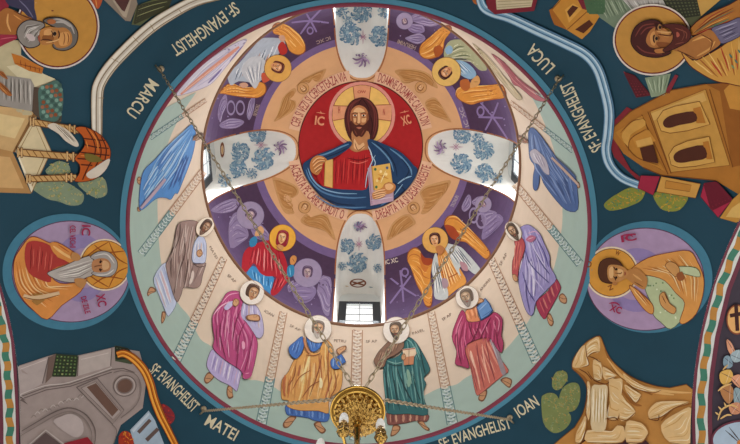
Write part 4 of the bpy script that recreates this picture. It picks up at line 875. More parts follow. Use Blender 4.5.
# ------------------------------------------------------------------ roundels at left and right
T = Thing('painted_roundel', 'left roundel: white-bearded haloed man in orange holding a scroll, blue rim', 'roundel', hit_pend, 'portrait roundels', level=4); crop()
q = T.p('rim', 'blue rim'); q.e('457f99', 67, 271.8, 64.5, 58.2)
q = T.p('ground', 'lilac ground'); q.e('5c3850', 70.8, 271.5, 59.2, 51).e('ab94b4', 70.8, 271.5, 58.3, 50.1); q.e('9585b4', 81, 268, 27, 34).e('ab94b4', 84, 268, 17, 20)
crop(0, 220, 4.038)
q = T.p('halo', 'gold halo with brown rays'); q.e('ecd9bc', 424, 181, 105, 105).e('8a4a20', 424, 181, 99, 99).e('dd9a3e', 424, 181, 96, 96)
for a in ('330 165 385 120 440 88', '440 88 470 150 518 180', '518 190 470 215 440 272', '440 272 385 240 330 200', '380 100 425 130 505 125', '505 240 430 230 375 262'): q.l('a0521e', 5, a)
q = T.p('robe', 'orange robe'); outl(q, 'dd9048', '7d2a1c', '55 190 62 150 90 105 118 72 150 70 200 92 232 90 300 130 325 160 300 180 250 192 200 212 240 255 320 250 352 235 325 290 250 345 190 402 130 360 85 310 60 250', sm=True)
folds(q, '60 170 70 260 190 395', '140 150 200 270 330 260', ['f2bf7c', 'b5561f', 'f6d09a', 'c8702c'], 15, 1.0, 4, (.4, .9))
q = T.p('tunic', 'red tunic'); q.f('b03a34', '108 95 150 85 205 105 232 150 280 172 210 200 205 250 160 240 118 215 100 160'); folds(q, '120 95 115 215', '220 120 205 240', ['7a1c1c', 'd2685a'], 8, .9, 5)
q = T.p('sleeve', 'orange sleeve'); q.f('dd9048', '202 95 232 92 295 130 318 158 290 175 240 150 215 130').l('f2bf7c', 10, '215 105 255 135 300 160').l('b5561f', 5, '235 100 280 130')
q = T.p('beard', 'long grey-white beard'); outl(q, 'b9b0aa', '4d3d38', '372 148 320 158 260 185 200 208 195 222 240 245 300 252 350 232 378 215', sm=True)
folds(q, '372 160 290 185 200 215', '372 205 320 235 230 240', ['e3ddd6', '8a807c', 'f0ece4'], 8, .7, 3)
q = T.p('hair', 'white hair'); outl(q, 'a9a29e', '4d3d38', '365 150 395 128 440 130 472 165 470 205 445 228 400 228 368 215 390 200 385 165', sm=True); lines(q, 'dcd6d0', 5, '380 145 430 138 462 175', '385 222 430 220 460 200')
q = T.p('face'); q.f('bb8257', '372 170 400 155 432 158 448 180 440 205 405 212 375 205').f('d9ab7c', '415 165 438 172 438 195 415 200').l('5a3020', 4, '405 160 412 170', ends=1).l('5a3020', 4, '405 208 412 198', ends=1).l('7a4a30', 4, '412 183 390 186 380 190')
q.sub('eye').e('2a1510', 405, 170, 4, 5); q.sub('eye').e('2a1510', 404, 200, 4, 5)
q = T.p('hand'); q.f('bd8650', '295 130 320 140 325 160 300 165 285 150'); q = T.p('hand'); q.f('bd8650', '300 240 325 235 350 245 335 275 310 265')
q = T.p('scroll', 'rolled scroll'); q.g('a9793c', '135 300 170 295 180 325 150 345 130 330').l('d9b890', 16, '95 305 140 315 240 295', ends=.9).l('8a5a28', 4, '95 312 160 322 240 302')
for tx, a, b, h in (('IC', (332, 20), (330, 62), 34), ('CEL VECHI', (283, 22), (283, 112), 22), ('XC', (388, 302), (398, 352), 34), ('DE ZILE', (326, 312), (345, 380), 22)): write(T.p('letters', 'crimson lettering'), 'a3264f', tx, a, b, h, .02)
T = Thing('painted_roundel', 'right roundel: dark-haired beardless haloed youth in orange and pale green, blue rim', 'roundel', hit_pend, 'portrait roundels', level=4); crop()
q = T.p('rim', 'blue rim'); q.e('457f99', 649, 277, 63.5, 56)
q = T.p('ground', 'lilac ground'); q.e('5c3850', 645.2, 279.2, 59.2, 51.6).e('b095b8', 645.2, 279.2, 58.3, 50.7); q.e('9683b6', 637, 280, 31, 32).e('b095b8', 634, 280, 20, 20)
crop(585, 220, 3.96)
q = T.p('halo', 'gold halo with cross letters'); q.e('ecd9bc', 106, 208, 106, 103).e('7a3f1c', 106, 208, 99, 96).e('dc9b40', 106, 208, 96, 93)
write(q.sub('letter'), '8a4a20', 'O', (22, 190), (28, 165), 20); write(q.sub('letter'), '8a4a20', 'W', (118, 135), (135, 142), 16); write(q.sub('letter'), '8a4a20', 'N', (90, 262), (98, 280), 16)
q = T.p('tunic', 'pale green tunic'); outl(q, 'bcc79c', '4a5a3a', '235 225 260 222 315 240 395 320 388 385 340 432 300 405 270 375 262 330 240 280', sm=True)
hold = flat(q); hold.__enter__()
for i in range(26): x, y = 250 + rr.random() * 110, 240 + rr.random() * 150; q.e('6f8a5c' if i % 2 else 'e2e8cc', x, y if x > 280 else 260, 3.5, n=8)
hold.__exit__()
q = T.p('robe', 'orange robe'); outl(q, 'dd9a50', '7d3218', '185 192 250 150 330 130 412 122 445 165 470 230 466 300 440 372 395 410 375 400 395 330 360 290 315 240 255 220 205 215', sm=True); outl(q, 'dd9a50', '7d3218', '175 260 205 275 245 310 270 340 268 372 240 360 200 310', sm=True)
folds(q, '210 195 330 210 380 300', '400 128 455 220 440 360', ['f3c98a', 'b5602a', 'f8dca8', 'c98040'], 17, 1.0, 4, (.4, .9)); folds(q, '180 265 250 350', '210 275 268 345', ['f3c98a', 'b5602a'], 4, .9, 5)
q = T.p('cuff', 'pale green cuff'); outl(q, 'c3cda4', '5a6a48', '370 185 440 190 455 225 400 215 365 205', sm=True)
q = T.p('hand'); outl(q, 'd29a5c', '7a4420', '318 180 335 165 362 175 375 200 360 225 335 205', sm=True); q = T.p('hand'); outl(q, 'd29a5c', '7a4420', '295 300 312 285 325 305 335 330 360 350 352 372 325 360 300 335', sm=True)
lines(q, '7a4420', 4, '305 300 320 330', '315 292 332 325'); q = T.p('wrist', 'brown cuff'); q.f('9c5a30', '362 215 385 205 392 235 370 240')
q = T.p('neck'); q.f('bd8248', '150 215 200 190 235 215 248 240 235 275 205 262 175 240').l('7a4824', 5, '195 245 230 265').l('dca868', 8, '190 215 225 240')
q = T.p('hair', 'short brown hair'); outl(q, '57301c', '2c140c', '52 200 62 165 95 150 130 160 150 185 130 190 100 180 90 205 100 240 120 250 85 250 60 235', sm=True)
q = T.p('face'); q.f('c48a50', '88 205 95 180 125 178 155 188 172 210 155 235 120 248 95 238').f('e2b47c', '95 195 110 185 112 225 98 228').f('e2b47c', '130 195 150 200 148 222 132 222')
lines(q, '4a2412', 4, '112 185 118 192 120 200', '112 222 118 230 122 240'); q.l('7a4824', 4, '118 210 140 212 146 206'); q.sub('eye').e('24110a', 125, 195, 4, 5); q.sub('eye').e('24110a', 124, 228, 4, 5); q.sub('mouth').l('9a4636', 5, '157 205 159 212 157 220')
q = T.p('ear'); q.e('b87a44', 118, 252, 10, 7)
for tx, a, b, h in (('IC', (145, 88), (205, 78), 26), ('XC', (95, 358), (140, 372), 26)): write(T.p('letters', 'crimson lettering'), 'a3264f', tx, a, b, h, .03)
for a in ('145 62 175 58 190 66', '95 330 120 328 138 338'): T.parts[-1].l('a3264f', 6, a)

# ------------------------------------------------------------------ upper left corner
def building(label): return Thing('painted_building', label, 'painted building', hit_pend, BLD, level=8)
T = building('grey and cream columned hall with a tiled dome, below the grey-bearded man'); crop(0, 50, 6.167)
T.p('wall', 'cream wall').g('c2b48f', '-10 -60 130 -60 130 30 262 112 262 145 345 183 225 222 205 380 180 430 -10 300'); T.p('eave').g('d8cca8', '40 100 130 88 340 178 322 190 215 228 120 180').g('a8977a', '215 228 322 190 345 183 240 240')
q = T.p('brick_course', 'orange brick course'); q.g('c27428', '70 20 130 38 268 110 258 148 180 130 90 85'); lines(q, '7a3412', 5, '125 60 130 100', '155 75 160 115', '185 90 190 125', '215 100 218 130', '242 108 245 138', '90 80 260 120')
q = T.p('column', 'grey columns'); q.g('9c958e', '-10 150 190 178 212 220 205 380 -10 340'); folds(q, '20 160 20 330', '190 190 195 360', ['ccc6be', '6f6862', 'b4ada6', '5c5650'], 13, 1.2, 4, (.9, 1))
T.p('side_wall', 'brown side wall').g('55463a', '208 228 242 232 238 340 250 430 215 400 198 380')
q = T.p('dome', 'green and brown tiled dome'); q.f('4d6f66', '240 235 300 205 345 186 372 208 390 270 385 360 352 436 300 440 250 430 238 330')
hold = flat(q); hold.__enter__()
for i in range(5):
    for j in range(7): q.e(('7fa394', '8a4e30', '3e5a52', 'a0664a', '6d9486')[(i * 3 + j * 2) % 5], 262 + i * 27 + (j % 2) * 6, 232 + j * 30 - i * 4, 12, 12, n=10)
hold.__exit__()
T = Thing('painted_hand', 'brown stretched fingers at the left edge, over the grey columns', 'painted hand', hit_pend, level=34)
q = T.p('finger'); q.f('a3612e', '-10 130 20 135 48 178 30 175 -5 150').l('3c1a0c', 4, '0 135 45 175'); q = T.p('finger'); q.f('a3612e', '-10 195 30 220 75 275 50 282 0 240').l('3c1a0c', 4, '0 205 72 272').l('d79a58', 5, '0 225 45 270')
T = building('beige platform house carrying a columned canopy, at the left edge'); crop(0, 111, 4)
T.p('wall', 'beige wall').g('cfa974', '-5 -20 132 -3 150 20 60 158 50 165 -5 150').g('e0c590', '-5 10 100 30 60 110 -5 95').g('b88a54', '-5 150 50 163 125 330 -5 326').g('d2a870', '-5 180 40 185 95 310 -5 306')
T.p('platform', 'cream platform').g('8a6238', '50 165 136 5 150 18 64 165').g('dccaa2', '62 160 142 22 205 160 126 328').g('efe4c8', '62 160 70 165 134 315 126 328')
lines(T.parts[-1], '9a7444', 3, '142 22 205 160 126 328', '75 160 138 45 188 160 128 300', smooth=False, ends=1)
def column(a, b, wd):
    q = T.p('column', 'twisted tan column'); q.l('6d4420', wd + 8, [a, b], ends=1); q.l('cfa468', wd, [a, b], ends=1); n = 9
    hold = flat(q); hold.__enter__()
    for i in range(n):
        t = (i + .5) / n; x, y = a[0] + (b[0] - a[0]) * t, a[1] + (b[1] - a[1]) * t; q.l('8a5a2a', 4, [(x - 8, y - wd * .5), (x + 8, y + wd * .5)], ends=1)
    for t in (0, .06, .8, .9): x, y = a[0] + (b[0] - a[0]) * t, a[1] + (b[1] - a[1]) * t; q.l('6d4420', 9, [(x, y - wd * .95), (x, y + wd * .95)], ends=1); q.l('d8b27c', 6, [(x, y - wd * .85), (x, y + wd * .85)], ends=1)
    hold.__exit__()
T = Thing('painted_canopy', 'orange tiled canopy on three twisted columns, at left', 'painted building', hit_pend, BLD, level=26)
column((122, 42), (318, 78), 20); column((72, 165), (318, 186), 22); column((108, 272), (305, 266), 20)
q = T.p('roof', 'orange tiled roof'); outl(q, 'bf5a1e', '4a1c0a', '300 70 330 62 375 78 412 105 440 150 440 190 420 238 372 276 300 282 318 248 318 215 298 190 325 160 340 130 328 98', sm=True)
for a in ('345 68 375 120 380 170 350 230 330 275', '375 80 400 130 402 180 372 240', '405 102 425 150 420 195', '335 110 380 115 420 118', '340 135 385 145 435 150', '320 165 380 172 438 178', '310 190 370 195 436 200', '325 215 370 218'): q.l('54200c', 5, a, ends=.9)
lines(q, 'e08a3c', 5, '358 75 388 120 392 165', '345 120 352 150', '322 178 345 180'); q.f('7a6a2c', '340 170 385 178 410 200 370 205 345 195')
T.p('lining', 'white lining').f('ddd0c0', '345 252 380 225 438 190 428 228 395 262 360 270')
T = Thing('painted_curtain', 'white curtain knotted to the upper canopy column', 'painted curtain', hit_pend, level=34); q = T.p('cloth'); q.f('d9cdbc', '190 62 215 48 245 62 275 80 305 115 315 138 300 142 262 120 235 92'); folds(q, '220 55 300 140', '245 62 312 130', ['8a7a68', 'f2ece0', '9a8a78'], 6, .8, 3)
T = tree('dark leafy shrub behind the upper canopy column', '165 10 205 0 240 -5 245 40 215 65 180 45', ['4a4438', '6d5a48', '3a362c', '80664e'], rr)
for lab, a in (('round pale green tree under the canopy columns', '125 305 160 285 200 268 255 280 300 305 335 335 325 372 280 378 235 362 185 350'), ('small yellow-green tree right of the lowest column', '310 290 350 275 410 266 428 300 425 335 390 348 350 330'), ('pale green bush between the two lower columns', '182 240 205 215 235 200 272 212 280 245 250 262 205 262')):
    tree(lab, a, ['87967a', 'a3a878', '6f8670', 'b5ad74', '8f9a5a', 'c0a86a'], rr, 46)
# the grey-bearded evangelist
T = Thing('painted_evangelist', 'grey-bearded man with a large golden halo, lying sideways at upper left', 'painted figure', hit_pend, 'evangelists in the corners', level=34, step=2.4); crop(0, 0, 7.4)
q = T.p('halo', 'golden halo with white and dark red rim'); q.e('d9cdc6', 428, 195, 308, 316).e('6d1f22', 428, 195, 296, 304).e('c48c3c', 428, 195, 286, 294)
q = T.p('robe', 'dark blue and crimson robe'); q.f('8f2436', '-20 -40 60 -20 60 60 0 130').f('9c2840', '-10 262 60 255 128 262 118 290 40 325 -10 345').f('3a3650', '45 -40 235 -40 255 60 272 150 215 128 150 70 60 35').l('6f6a88', 9, '140 0 200 60 245 130').l('c25a6a', 8, '0 290 60 280 115 275')
q = T.p('neck'); q.f('a4662f', '-20 120 40 60 100 75 170 110 240 140 150 190 130 250 60 255 -20 240').l('d9a060', 14, '60 100 55 170 80 235').l('5d3014', 8, '100 80 180 120 250 145').l('d0914e', 10, '100 110 160 150')
q = T.p('beard', 'grey beard'); outl(q, '8f8780', '3a2c28', '320 168 255 150 205 150 155 178 125 232 140 300 195 350 255 350 295 325 285 280 300 225 330 195', 1.0, True)
folds(q, '300 175 190 190 150 290', '300 225 270 300 220 345', ['c3bcb6', '5e5650', 'aaa29c', 'd8d2cc'], 12, 1.0, 4, (.4, .9)); q.f('c9b8b6', '190 260 225 250 258 275 255 300 220 300')
q = T.p('hair', 'grey receding hair'); outl(q, '6e6862', '2c1e1a', '320 158 350 135 410 128 475 138 530 170 570 225 575 285 550 340 490 372 430 370 392 345 400 300 420 220 380 190', 1.0, True)
lines(q, 'b0a8a2', 14, '360 150 440 145 520 185 550 250', '400 165 470 165 520 200')
q = T.p('face'); q.f('b87b40', '300 222 340 205 385 200 430 205 480 205 520 235 535 280 522 330 470 355 420 352 395 325 330 335 295 315 290 270').f('d79a58', '440 250 500 235 520 280 500 330 450 340 432 300').f('d9a062', '330 225 380 215 385 250 330 265').f('8f5626', '320 262 395 270 390 300 320 300')
lines(q, '4a2412', 9, '430 225 440 255 432 285', '395 320 380 300 330 292 300 300'); q.l('e3b274', 9, '440 290 400 305 340 315'); lines(q, '8a5226', 6, '470 240 480 280 470 330', '500 245 510 285 500 325')
e = q.sub('eye'); e.e('b98a58', 402, 248, 18, 24).e('1c0d08', 405, 250, 13, 15); q.l('4a2412', 7, '378 225 390 250 388 275'); q.sub('ear').f('b0683a', '350 150 390 142 415 160 395 178 360 175'); q.sub('mouth').f('a0523c', '282 265 296 270 298 305 284 300')
T = building('small grey house with a hatched roof and dark window, top left'); crop(80, 0, 6.167)
T.p('wall', 'grey wall').g('8f8070', '118 -30 340 -30 355 25 312 132 280 128').g('b0a08c', '180 -30 325 -30 300 60 285 110 265 100'); T.p('window').g('54322e', '205 -10 308 -5 275 72 258 62')
q = T.p('roof', 'olive hatched roof'); q.g('5d6240', '350 35 470 -10 570 -20 545 50 450 95 372 158 318 152'); tiles(q, '3a3a26', 1.8, '355 35 570 -15 545 50 330 150', 11, 7); lines(q, '9a9a6a', 4, '360 60 450 30 540 10', '350 100 430 70 520 40')
T = Thing('painted_cloth', 'small red and orange cloth end above the large halo', 'painted cloth', hit_pend, level=20); q = T.p('cloth'); q.f('b5522a', '70 -15 135 -15 130 25 110 55 85 30').l('e0904a', 8, '95 -10 105 45').f('8f2f28', '-70 -20 20 -20 30 25 0 20')
T = drape('cream drape curving round the upper left corner', 'painted_drape', 'd4cabb', 'eee6d8', '8f7a5c', '225 -6 196 1 170 14.5 150 28 130 46 111 66 99.5 84 97 100 97 132 97 142', 11) if not crop() else None
q = T.p('seam'); lines(q, '9a8258', .7, '111 58 120 63', '98 98 104 98', '150 24 155 32', '133 37 139 43', '178 8 182 14')

# ------------------------------------------------------------------ upper right corner
T = building('wall of pale grey and green stripes with hatched roof, behind the upper right halo'); crop(580, 0, 4.625)
q = T.p('wall', 'striped green wall'); q.g('76876f', '60 -10 210 -10 260 60 160 130 118 100 60 60'); folds(q, '80 0 130 100', '200 0 230 60', ['a8b49a', '5a6a52', '95a488'], 12, 1.2, 3, (.8, 1)); q.g('7a2430', '-20 -20 60 -20 40 50 10 40'); tiles(q, '4a6a4a', 3, '20 -10 110 -10 110 60 40 60', 5, 4)
q = T.p('wall', 'pale striped wall'); q.g('b5b0aa', '185 -10 400 -10 400 50 250 40'); folds(q, '195 0 250 60', '380 0 380 50', ['dcd8d2', '8a857e', 'c8c2bc'], 12, 1.1, 4, (.8, 1))
q = T.p('roof', 'dark green hatched roof'); q.g('56593c', '375 -10 545 -10 565 70 520 125 430 60'); tiles(q, '2e3022', 1.6, '380 -10 545 -10 560 70 430 90', 9, 6); T.p('wall', 'ochre wall').g('c99c50', '540 -10 660 -10 560 75')
T = building('red and green roof strips below the upper right halo'); 
q = T.p('roof', 'dark red roof'); q.g('842835', '200 330 250 350 325 440 262 452'); tiles(q, '5a1822', 1.8, '205 335 250 350 325 440 262 450', 4, 8); q = T.p('roof', 'dark red roof'); q.g('842835', '395 420 440 345 455 350 410 440'); q = T.p('wall', 'pale green wall'); q.g('8c9c80', '300 360 420 340 392 440 330 450'); folds(q, '310 365 340 440', '410 345 385 440', ['b8c4a8', '66765c'], 8, 1.0, 3, (.8, 1))
T = building('small orange house with two dark windows beside the blue drape'); crop(470, 0, 6.167)
q = T.p('wall', 'orange walls'); q.g('a86420', '488 62 510 50 600 185 520 152 500 105').g('c98a34', '505 55 560 -10 640 -20 745 55 800 100 740 195 690 242 600 186').g('dca24a', '585 60 635 20 690 55 610 140'); lines(q, '8a4c14', 5, '600 182 740 55', '560 0 505 60', ends=1)
T.p('window').g('54260f', '598 72 632 33 668 46 615 108'); T.p('window').g('54260f', '648 182 735 122 760 150 700 206')
T = Thing('painted_book', 'thick red book with cream pages hanging over the blue drape', 'painted book', hit_pend, level=34); T.p('cover', 'red cover').g('7d2230', '95 -20 420 -20 395 68 152 88 108 52'); q = T.p('pages', 'cream pages'); q.g('cfc09e', '158 -20 392 -20 378 42 165 60'); lines(q, '9a8a68', 3, '170 10 380 0', '170 30 378 18', '168 46 376 32', ends=1)
T = Thing('painted_hand', 'orange finger tip at the top edge beside the red book', 'painted hand', hit_pend, level=20); T.p('finger').f('b4642c', '10 -20 60 -20 55 25 25 20')
crop()
T = drape('long blue drape curving round the upper right corner', 'painted_drape', '7ea8c6', 'c3d8e4', '3f6a8c', '479 -5 483 7 493 13 510 18 538 31 564 43 585 54 597 68 604 88 609 111 608 134 606 150 610 165 622 178 641 186', 9.5)
T = building('large ochre church front with arched dark windows and red roof edges'); crop(590, 70, 4.933)
q = T.p('roof', 'red roof edges'); q.g('84252f', '70 302 182 182 215 200 110 310'); q = T.p('roof', 'red roof edge'); q.g('84252f', '70 302 110 312 160 420 200 490 262 540 250 560 190 500 120 430')
q = T.p('wall', 'ochre walls'); q.g('b0722a', '92 305 200 205 400 100 570 70 640 105 745 60 745 620 620 545 350 520 262 480 165 412'); q.g('96591c', '570 70 640 105 700 480 745 470 745 60').g('c98c3a', '660 100 700 60 745 50 745 200 690 190')
lines(q, '7a4413', 5, '92 305 200 205 400 100 570 70', '255 220 385 515', '285 205 400 510', '590 95 705 480', '262 480 350 518 620 545', '130 310 205 405 350 490', smooth=False, ends=1)
q = T.p('front', 'light ochre front'); q.g('c89445', '295 205 570 95 690 470 400 505').g('d8aa5e', '300 215 560 110 575 150 312 250'); lines(q, '8a5018', 4, '295 205 570 95 690 470 400 505 295 205', smooth=False, ends=1)
q = T.p('gable', 'ochre gable'); q.g('bd8030', '125 308 258 225 335 440 370 500 215 420').f('d09a48', '160 310 240 235 275 270 200 320 190 380 170 360').g('c88a38', '205 330 290 295 325 350 230 380').g('dba858', '225 350 300 330 312 365 235 382')
lines(q, '7d4614', 4, '150 310 205 255 260 240', '190 400 200 340 280 290', '170 360 230 430 340 470')
for a, s in (('360 258 378 235 415 220 508 205 525 252 440 272 395 285 368 280', '330 245 360 200 420 178 540 155 592 268 480 300 395 312 350 300'), ('412 425 432 402 470 388 555 372 575 432 500 450 450 458 420 450', '388 418 415 378 480 350 588 328 615 455 520 475 440 482 400 468')):
    q = T.p('window', 'arched window with dark opening'); outl(q, 'd5a352', '84501a', s, .7); q.g('a86a24', ' '.join(str(float(v) + (16 if i % 2 == 0 else -12) * .3) for i, v in enumerate(a.split())).strip()); q.g('b8762a', '508 190 545 180 570 262 525 262' if '508' in a else '556 355 585 350 605 440 575 440'); q.sub('opening', 'dark opening').f('4f2413', a)
T.p('window', 'square dark opening').g('4f2413', '245 385 312 368 338 462 262 448')
q = T.p('porch', 'ochre porch block'); outl(q, 'cf9a4a', '84501a', '352 525 545 562 520 632 328 600'); outl(q, 'c08436', '84501a', '375 545 500 568 492 600 368 582', .5)
q = T.p('roof', 'red tiled roof'); outl(q, 'a02440', '5a1020', '250 520 345 525 312 618 235 582'); q = T.p('roof', 'red tiled roof'); outl(q, 'a82644', '5a1020', '562 560 622 552 702 640 632 728 545 625'); tiles(q, '6a1428', 3, '565 562 622 555 700 640 600 690', 6, 6)
q = T.p('wall', 'ochre corner wall'); outl(q, 'c58f3e', '84501a', '702 640 745 600 745 760 640 730'); q.g('dcb264', '700 680 745 650 745 730 670 725')
crop(590, 140, 4.933)
for lab, a in (('yellow-green tree under the blue drape end', '68 322 90 295 130 268 195 235 255 240 272 258 250 300 200 325 150 342 95 348'), ('yellow-green tree below the ochre porch', '310 272 340 255 400 258 470 272 482 295 442 345 390 352 345 335')): tree(lab, a, ['8a8f3e', 'b0983a', '6a8a4e', 'c08a34', '5c8a5e', 'c9a23c'], rr, 60)
# the dark-haired evangelist
T = Thing('painted_evangelist', 'dark-bearded man with a golden halo, lying sideways at upper right', 'painted figure', hit_pend, 'evangelists in the corners', level=34, step=2.4); crop(580, 0, 4.625)
q = T.p('halo', 'golden halo with white and dark red rim'); q.e('dcd0c4', 336, 184, 184, 166).e('6d1f22', 336, 184, 176, 158).e('c58e40', 336, 184, 170, 152)
q = T.p('robe', 'golden robe'); outl(q, 'd09845', '5d1c12', '468 240 500 262 540 278 655 215 745 150 800 150 800 385 680 385 620 372 560 340 505 300', .9, True); folds(q, '520 280 640 370', '740 170 745 370', ['efc678', 'a85a24', 'e5b25a', 'b83a28'], 13, 1.3, 3, (.5, .9))
for x, y, c in ((690, 250, '4a7a6a'), (715, 275, '4a7a6a'), (700, 300, '7a9a6a'), (730, 230, '4a7a6a')): q.l(c, 9, [(x, y), (x + 14, y + 18)])
q = T.p('cloak', 'brown and red cloak'); outl(q, 'b0702e', '4d160e', '505 142 540 100 600 62 690 22 760 -10 760 92 680 108 600 140 520 165', .9, True); folds(q, '520 150 600 75 740 0', '540 158 640 120 745 80', ['a02a22', 'd89a4c', '7d3a1a', '5f7a5a'], 9, 1.2, 4)
q = T.p('tunic', 'violet tunic'); outl(q, '6f6884', '2f2a40', '608 132 680 105 745 82 760 150 665 202 640 180', .7, True); folds(q, '620 135 745 90', '655 195 745 150', ['a29cb4', '4a4460'], 7, 1.1, 5)
q = T.p('neck'); q.f('ad7038', '428 228 470 205 510 180 560 155 605 138 640 180 648 205 600 240 535 275 480 248').l('d79e58', 10, '520 190 580 170 615 200').l('d79e58', 9, '540 260 600 225 625 190').l('5d3014', 6, '450 232 535 272').l('7a4420', 6, '560 160 610 190 600 235')
q = T.p('hair', 'dark brown hair'); outl(q, '471a17', '200a08', '235 190 242 150 262 118 300 96 345 92 375 108 385 135 340 140 315 165 305 195 325 215 345 225 420 240 395 258 350 266 290 256 250 225', .9, True); lines(q, '7a3a30', 6, '255 170 290 120 350 110', '262 210 300 240 380 252', '280 160 310 130 360 122')
q = T.p('face'); q.f('b0713c', '305 190 315 155 340 128 375 125 410 145 435 170 432 205 415 222 380 228 340 222 318 212').f('d09454', '325 165 345 145 350 205 330 205').f('cf9252', '375 140 410 155 412 172 380 165').f('8a4f26', '355 195 420 200 412 218 370 222')
lines(q, '3c170c', 7, '345 108 352 125 350 142', '345 160 340 180 345 198'); q.l('dba566', 7, '355 145 400 150 425 148'); q.l('5d2c14', 6, '360 158 415 165 425 150')
for x, y in ((368, 126), (352, 178)): e = q.sub('eye'); e.e('b07e4c', x, y, 9, 14).e('1c0b07', x + 2, y, 6.5, 8); q.l('3c170c', 5, [(x - 11, y - 16), (x - 13, y), (x - 9, y + 15)]); q.l('6d3a1c', 3, [(x + 11, y - 12), (x + 13, y), (x + 10, y + 12)])
q = T.p('ear'); outl(q, 'b8763e', '3c170c', '345 228 395 222 400 238 375 248 350 246', .6, True)
q = T.p('beard', 'dark brown beard'); outl(q, '55211a', '2a0d0a', '380 116 420 110 465 113 500 132 513 160 502 190 470 210 428 230 395 240 383 230 412 208 428 185 430 160 418 138 398 126', .7, True); q.l('55211a', 9, '424 138 436 150 440 166 434 186'); lines(q, '8a4a38', 5, '440 130 490 150 490 180', '440 205 480 195'); q.sub('mouth').f('b05a48', '446 148 458 153 460 166 448 172'); q.l('7a4234', 4, '470 130 482 160 470 190')

# ------------------------------------------------------------------ lower left corner
T = building('grey stone palace with arch, oval and slit windows, lower left'); crop(0, 340, 6.167)
q = T.p('wall', 'grey stone front'); q.g('a2938f', '105 162 310 95 345 85 480 96 700 45 730 40 800 60 860 70 905 230 880 420 745 525 690 660 105 660'); q.g('b3a5a2', '110 165 300 105 262 268 112 352').g('b8aba6', '485 102 690 52 680 162 480 222')
lines(q, '6d5f5c', 6, '112 355 280 293 430 272 690 182 760 175 830 200', '112 372 285 308 435 285 690 198', '300 105 262 268', '484 100 478 222', '690 50 682 160', smooth=False, ends=1); lines(q, 'cdc2be', 5, '112 340 275 282 425 262 690 170', '125 180 285 120', '500 120 670 80', ends=1)
hold = flat(q); hold.__enter__()
for i in range(14): x = 190 + i * 24; y = 470 - i * 9 + rr.uniform(-14, 14); q.l('bfb3ae' if i % 2 else '8a7c78', 6, [(x, y), (x + 18, y - 18), (x + 34, y - 4)])
hold.__exit__()
q = T.p('roof', 'green tiled roof'); q.g('5f7a45', '345 85 480 96 470 226 318 226'); 
hold = flat(q); hold.__enter__()
for i in range(6):
    for j in range(7): q.e(('8a9a5c', '5f8050', 'a8ac70', '3a5030')[(i + j * 3) % 4], 345 + j * 20 - i * 4, 100 + i * 22, 8, 6, n=8)
hold.__exit__()
tiles(q, '2f3a26', 1.8, '345 88 480 98 468 224 320 224', 6, 6)
T.p('roof_side', 'brown roof side').g('715c54', '302 108 345 86 320 226 280 268')
q = T.p('window', 'slit window'); outl(q, '978884', '5f5250', '472 292 600 236 765 432 695 520', .7); outl(q, 'a99b97', '6d5f5c', '500 296 590 256 745 440 695 490', .5); q.sub('opening', 'brown opening').g('6d5146', '535 290 592 266 730 430 692 472')
q = T.p('window', 'oval window'); q.e('6d5f5c', 770, 283, 72, 66, rot=-.3).e('b0a29e', 770, 283, 66, 60, rot=-.3).e('7a6c68', 770, 283, 54, 48, rot=-.3); q.sub('opening', 'brown opening').e('6d5146', 770, 283, 46, 40, rot=-.4)
lines(T.p('moulding'), '7d6f6b', 5, '700 200 760 190 840 215 870 300 840 400 745 480', '690 520 720 560 700 640', ends=1)
q = T.p('arch', 'round arch'); q.l('6d5f5c', 8, '112 575 220 510 345 440 440 420 535 465 588 560 580 660'); q.l('8a7c78', 8, '112 600 230 530 350 462 440 442 520 485 565 570 560 660'); q.f('b8aaa8', '330 505 380 470 440 455 500 490 515 560 480 600 420 580')
q = T.p('gable', 'dark gable'); q.g('5f4d4c', '180 660 282 572 400 660'); lines(q, 'c4b8b4', 8, '170 655 282 556 410 655', smooth=False, ends=1)
T.p('roof', 'red roof').g('94202f', '370 660 400 635 540 598 590 660')
T = Thing('painted_gable_cap', 'dark green tiled cap at the palace corner, under the orange drape', 'painted roof', hit_pend, level=12); q = T.p('cap'); crop(90, 340, 6.167); q.g('46503a', '152 35 185 38 235 52 295 112 255 150 155 130'); tiles(q, '262c20', 1.6, '155 38 235 55 270 110 160 120', 4, 4)
crop()
T = drape('orange drape hanging over the lower left corner', 'painted_drape', 'd4791c', 'f0ac48', '8a3a10', '117 355 124 353.5 134 359 144 370 150 383 154 398 160 414 167 428 177 448', 7.5)
T = tree('small red bush beside the orange drape', '156 408 163 404 171 409 175 417 171 424 163 426 157 418', ['8a2a32', 'a82a2e', '6a3040', 'c23a30'], rr, 40)
T = tree('orange-red bush left of the pale blue house', '119 436 124 431 130 433 134 440 131 448 120 448', ['a8341f', 'cf6a20', '8a2a24', 'd98a34'], rr, 24)
T = building('pale blue house with two slit windows behind the orange drape'); crop(100, 372, 6.167); T.p('wall', 'pale blue wall').g('a5b8ca', '185 358 300 238 340 300 405 470 220 470').g('c3d0dc', '195 358 300 250 306 262 206 374')
for a in ('228 366 302 288 318 302 244 382', '278 412 350 342 366 358 295 430'): T.p('window').g('65524e', a)

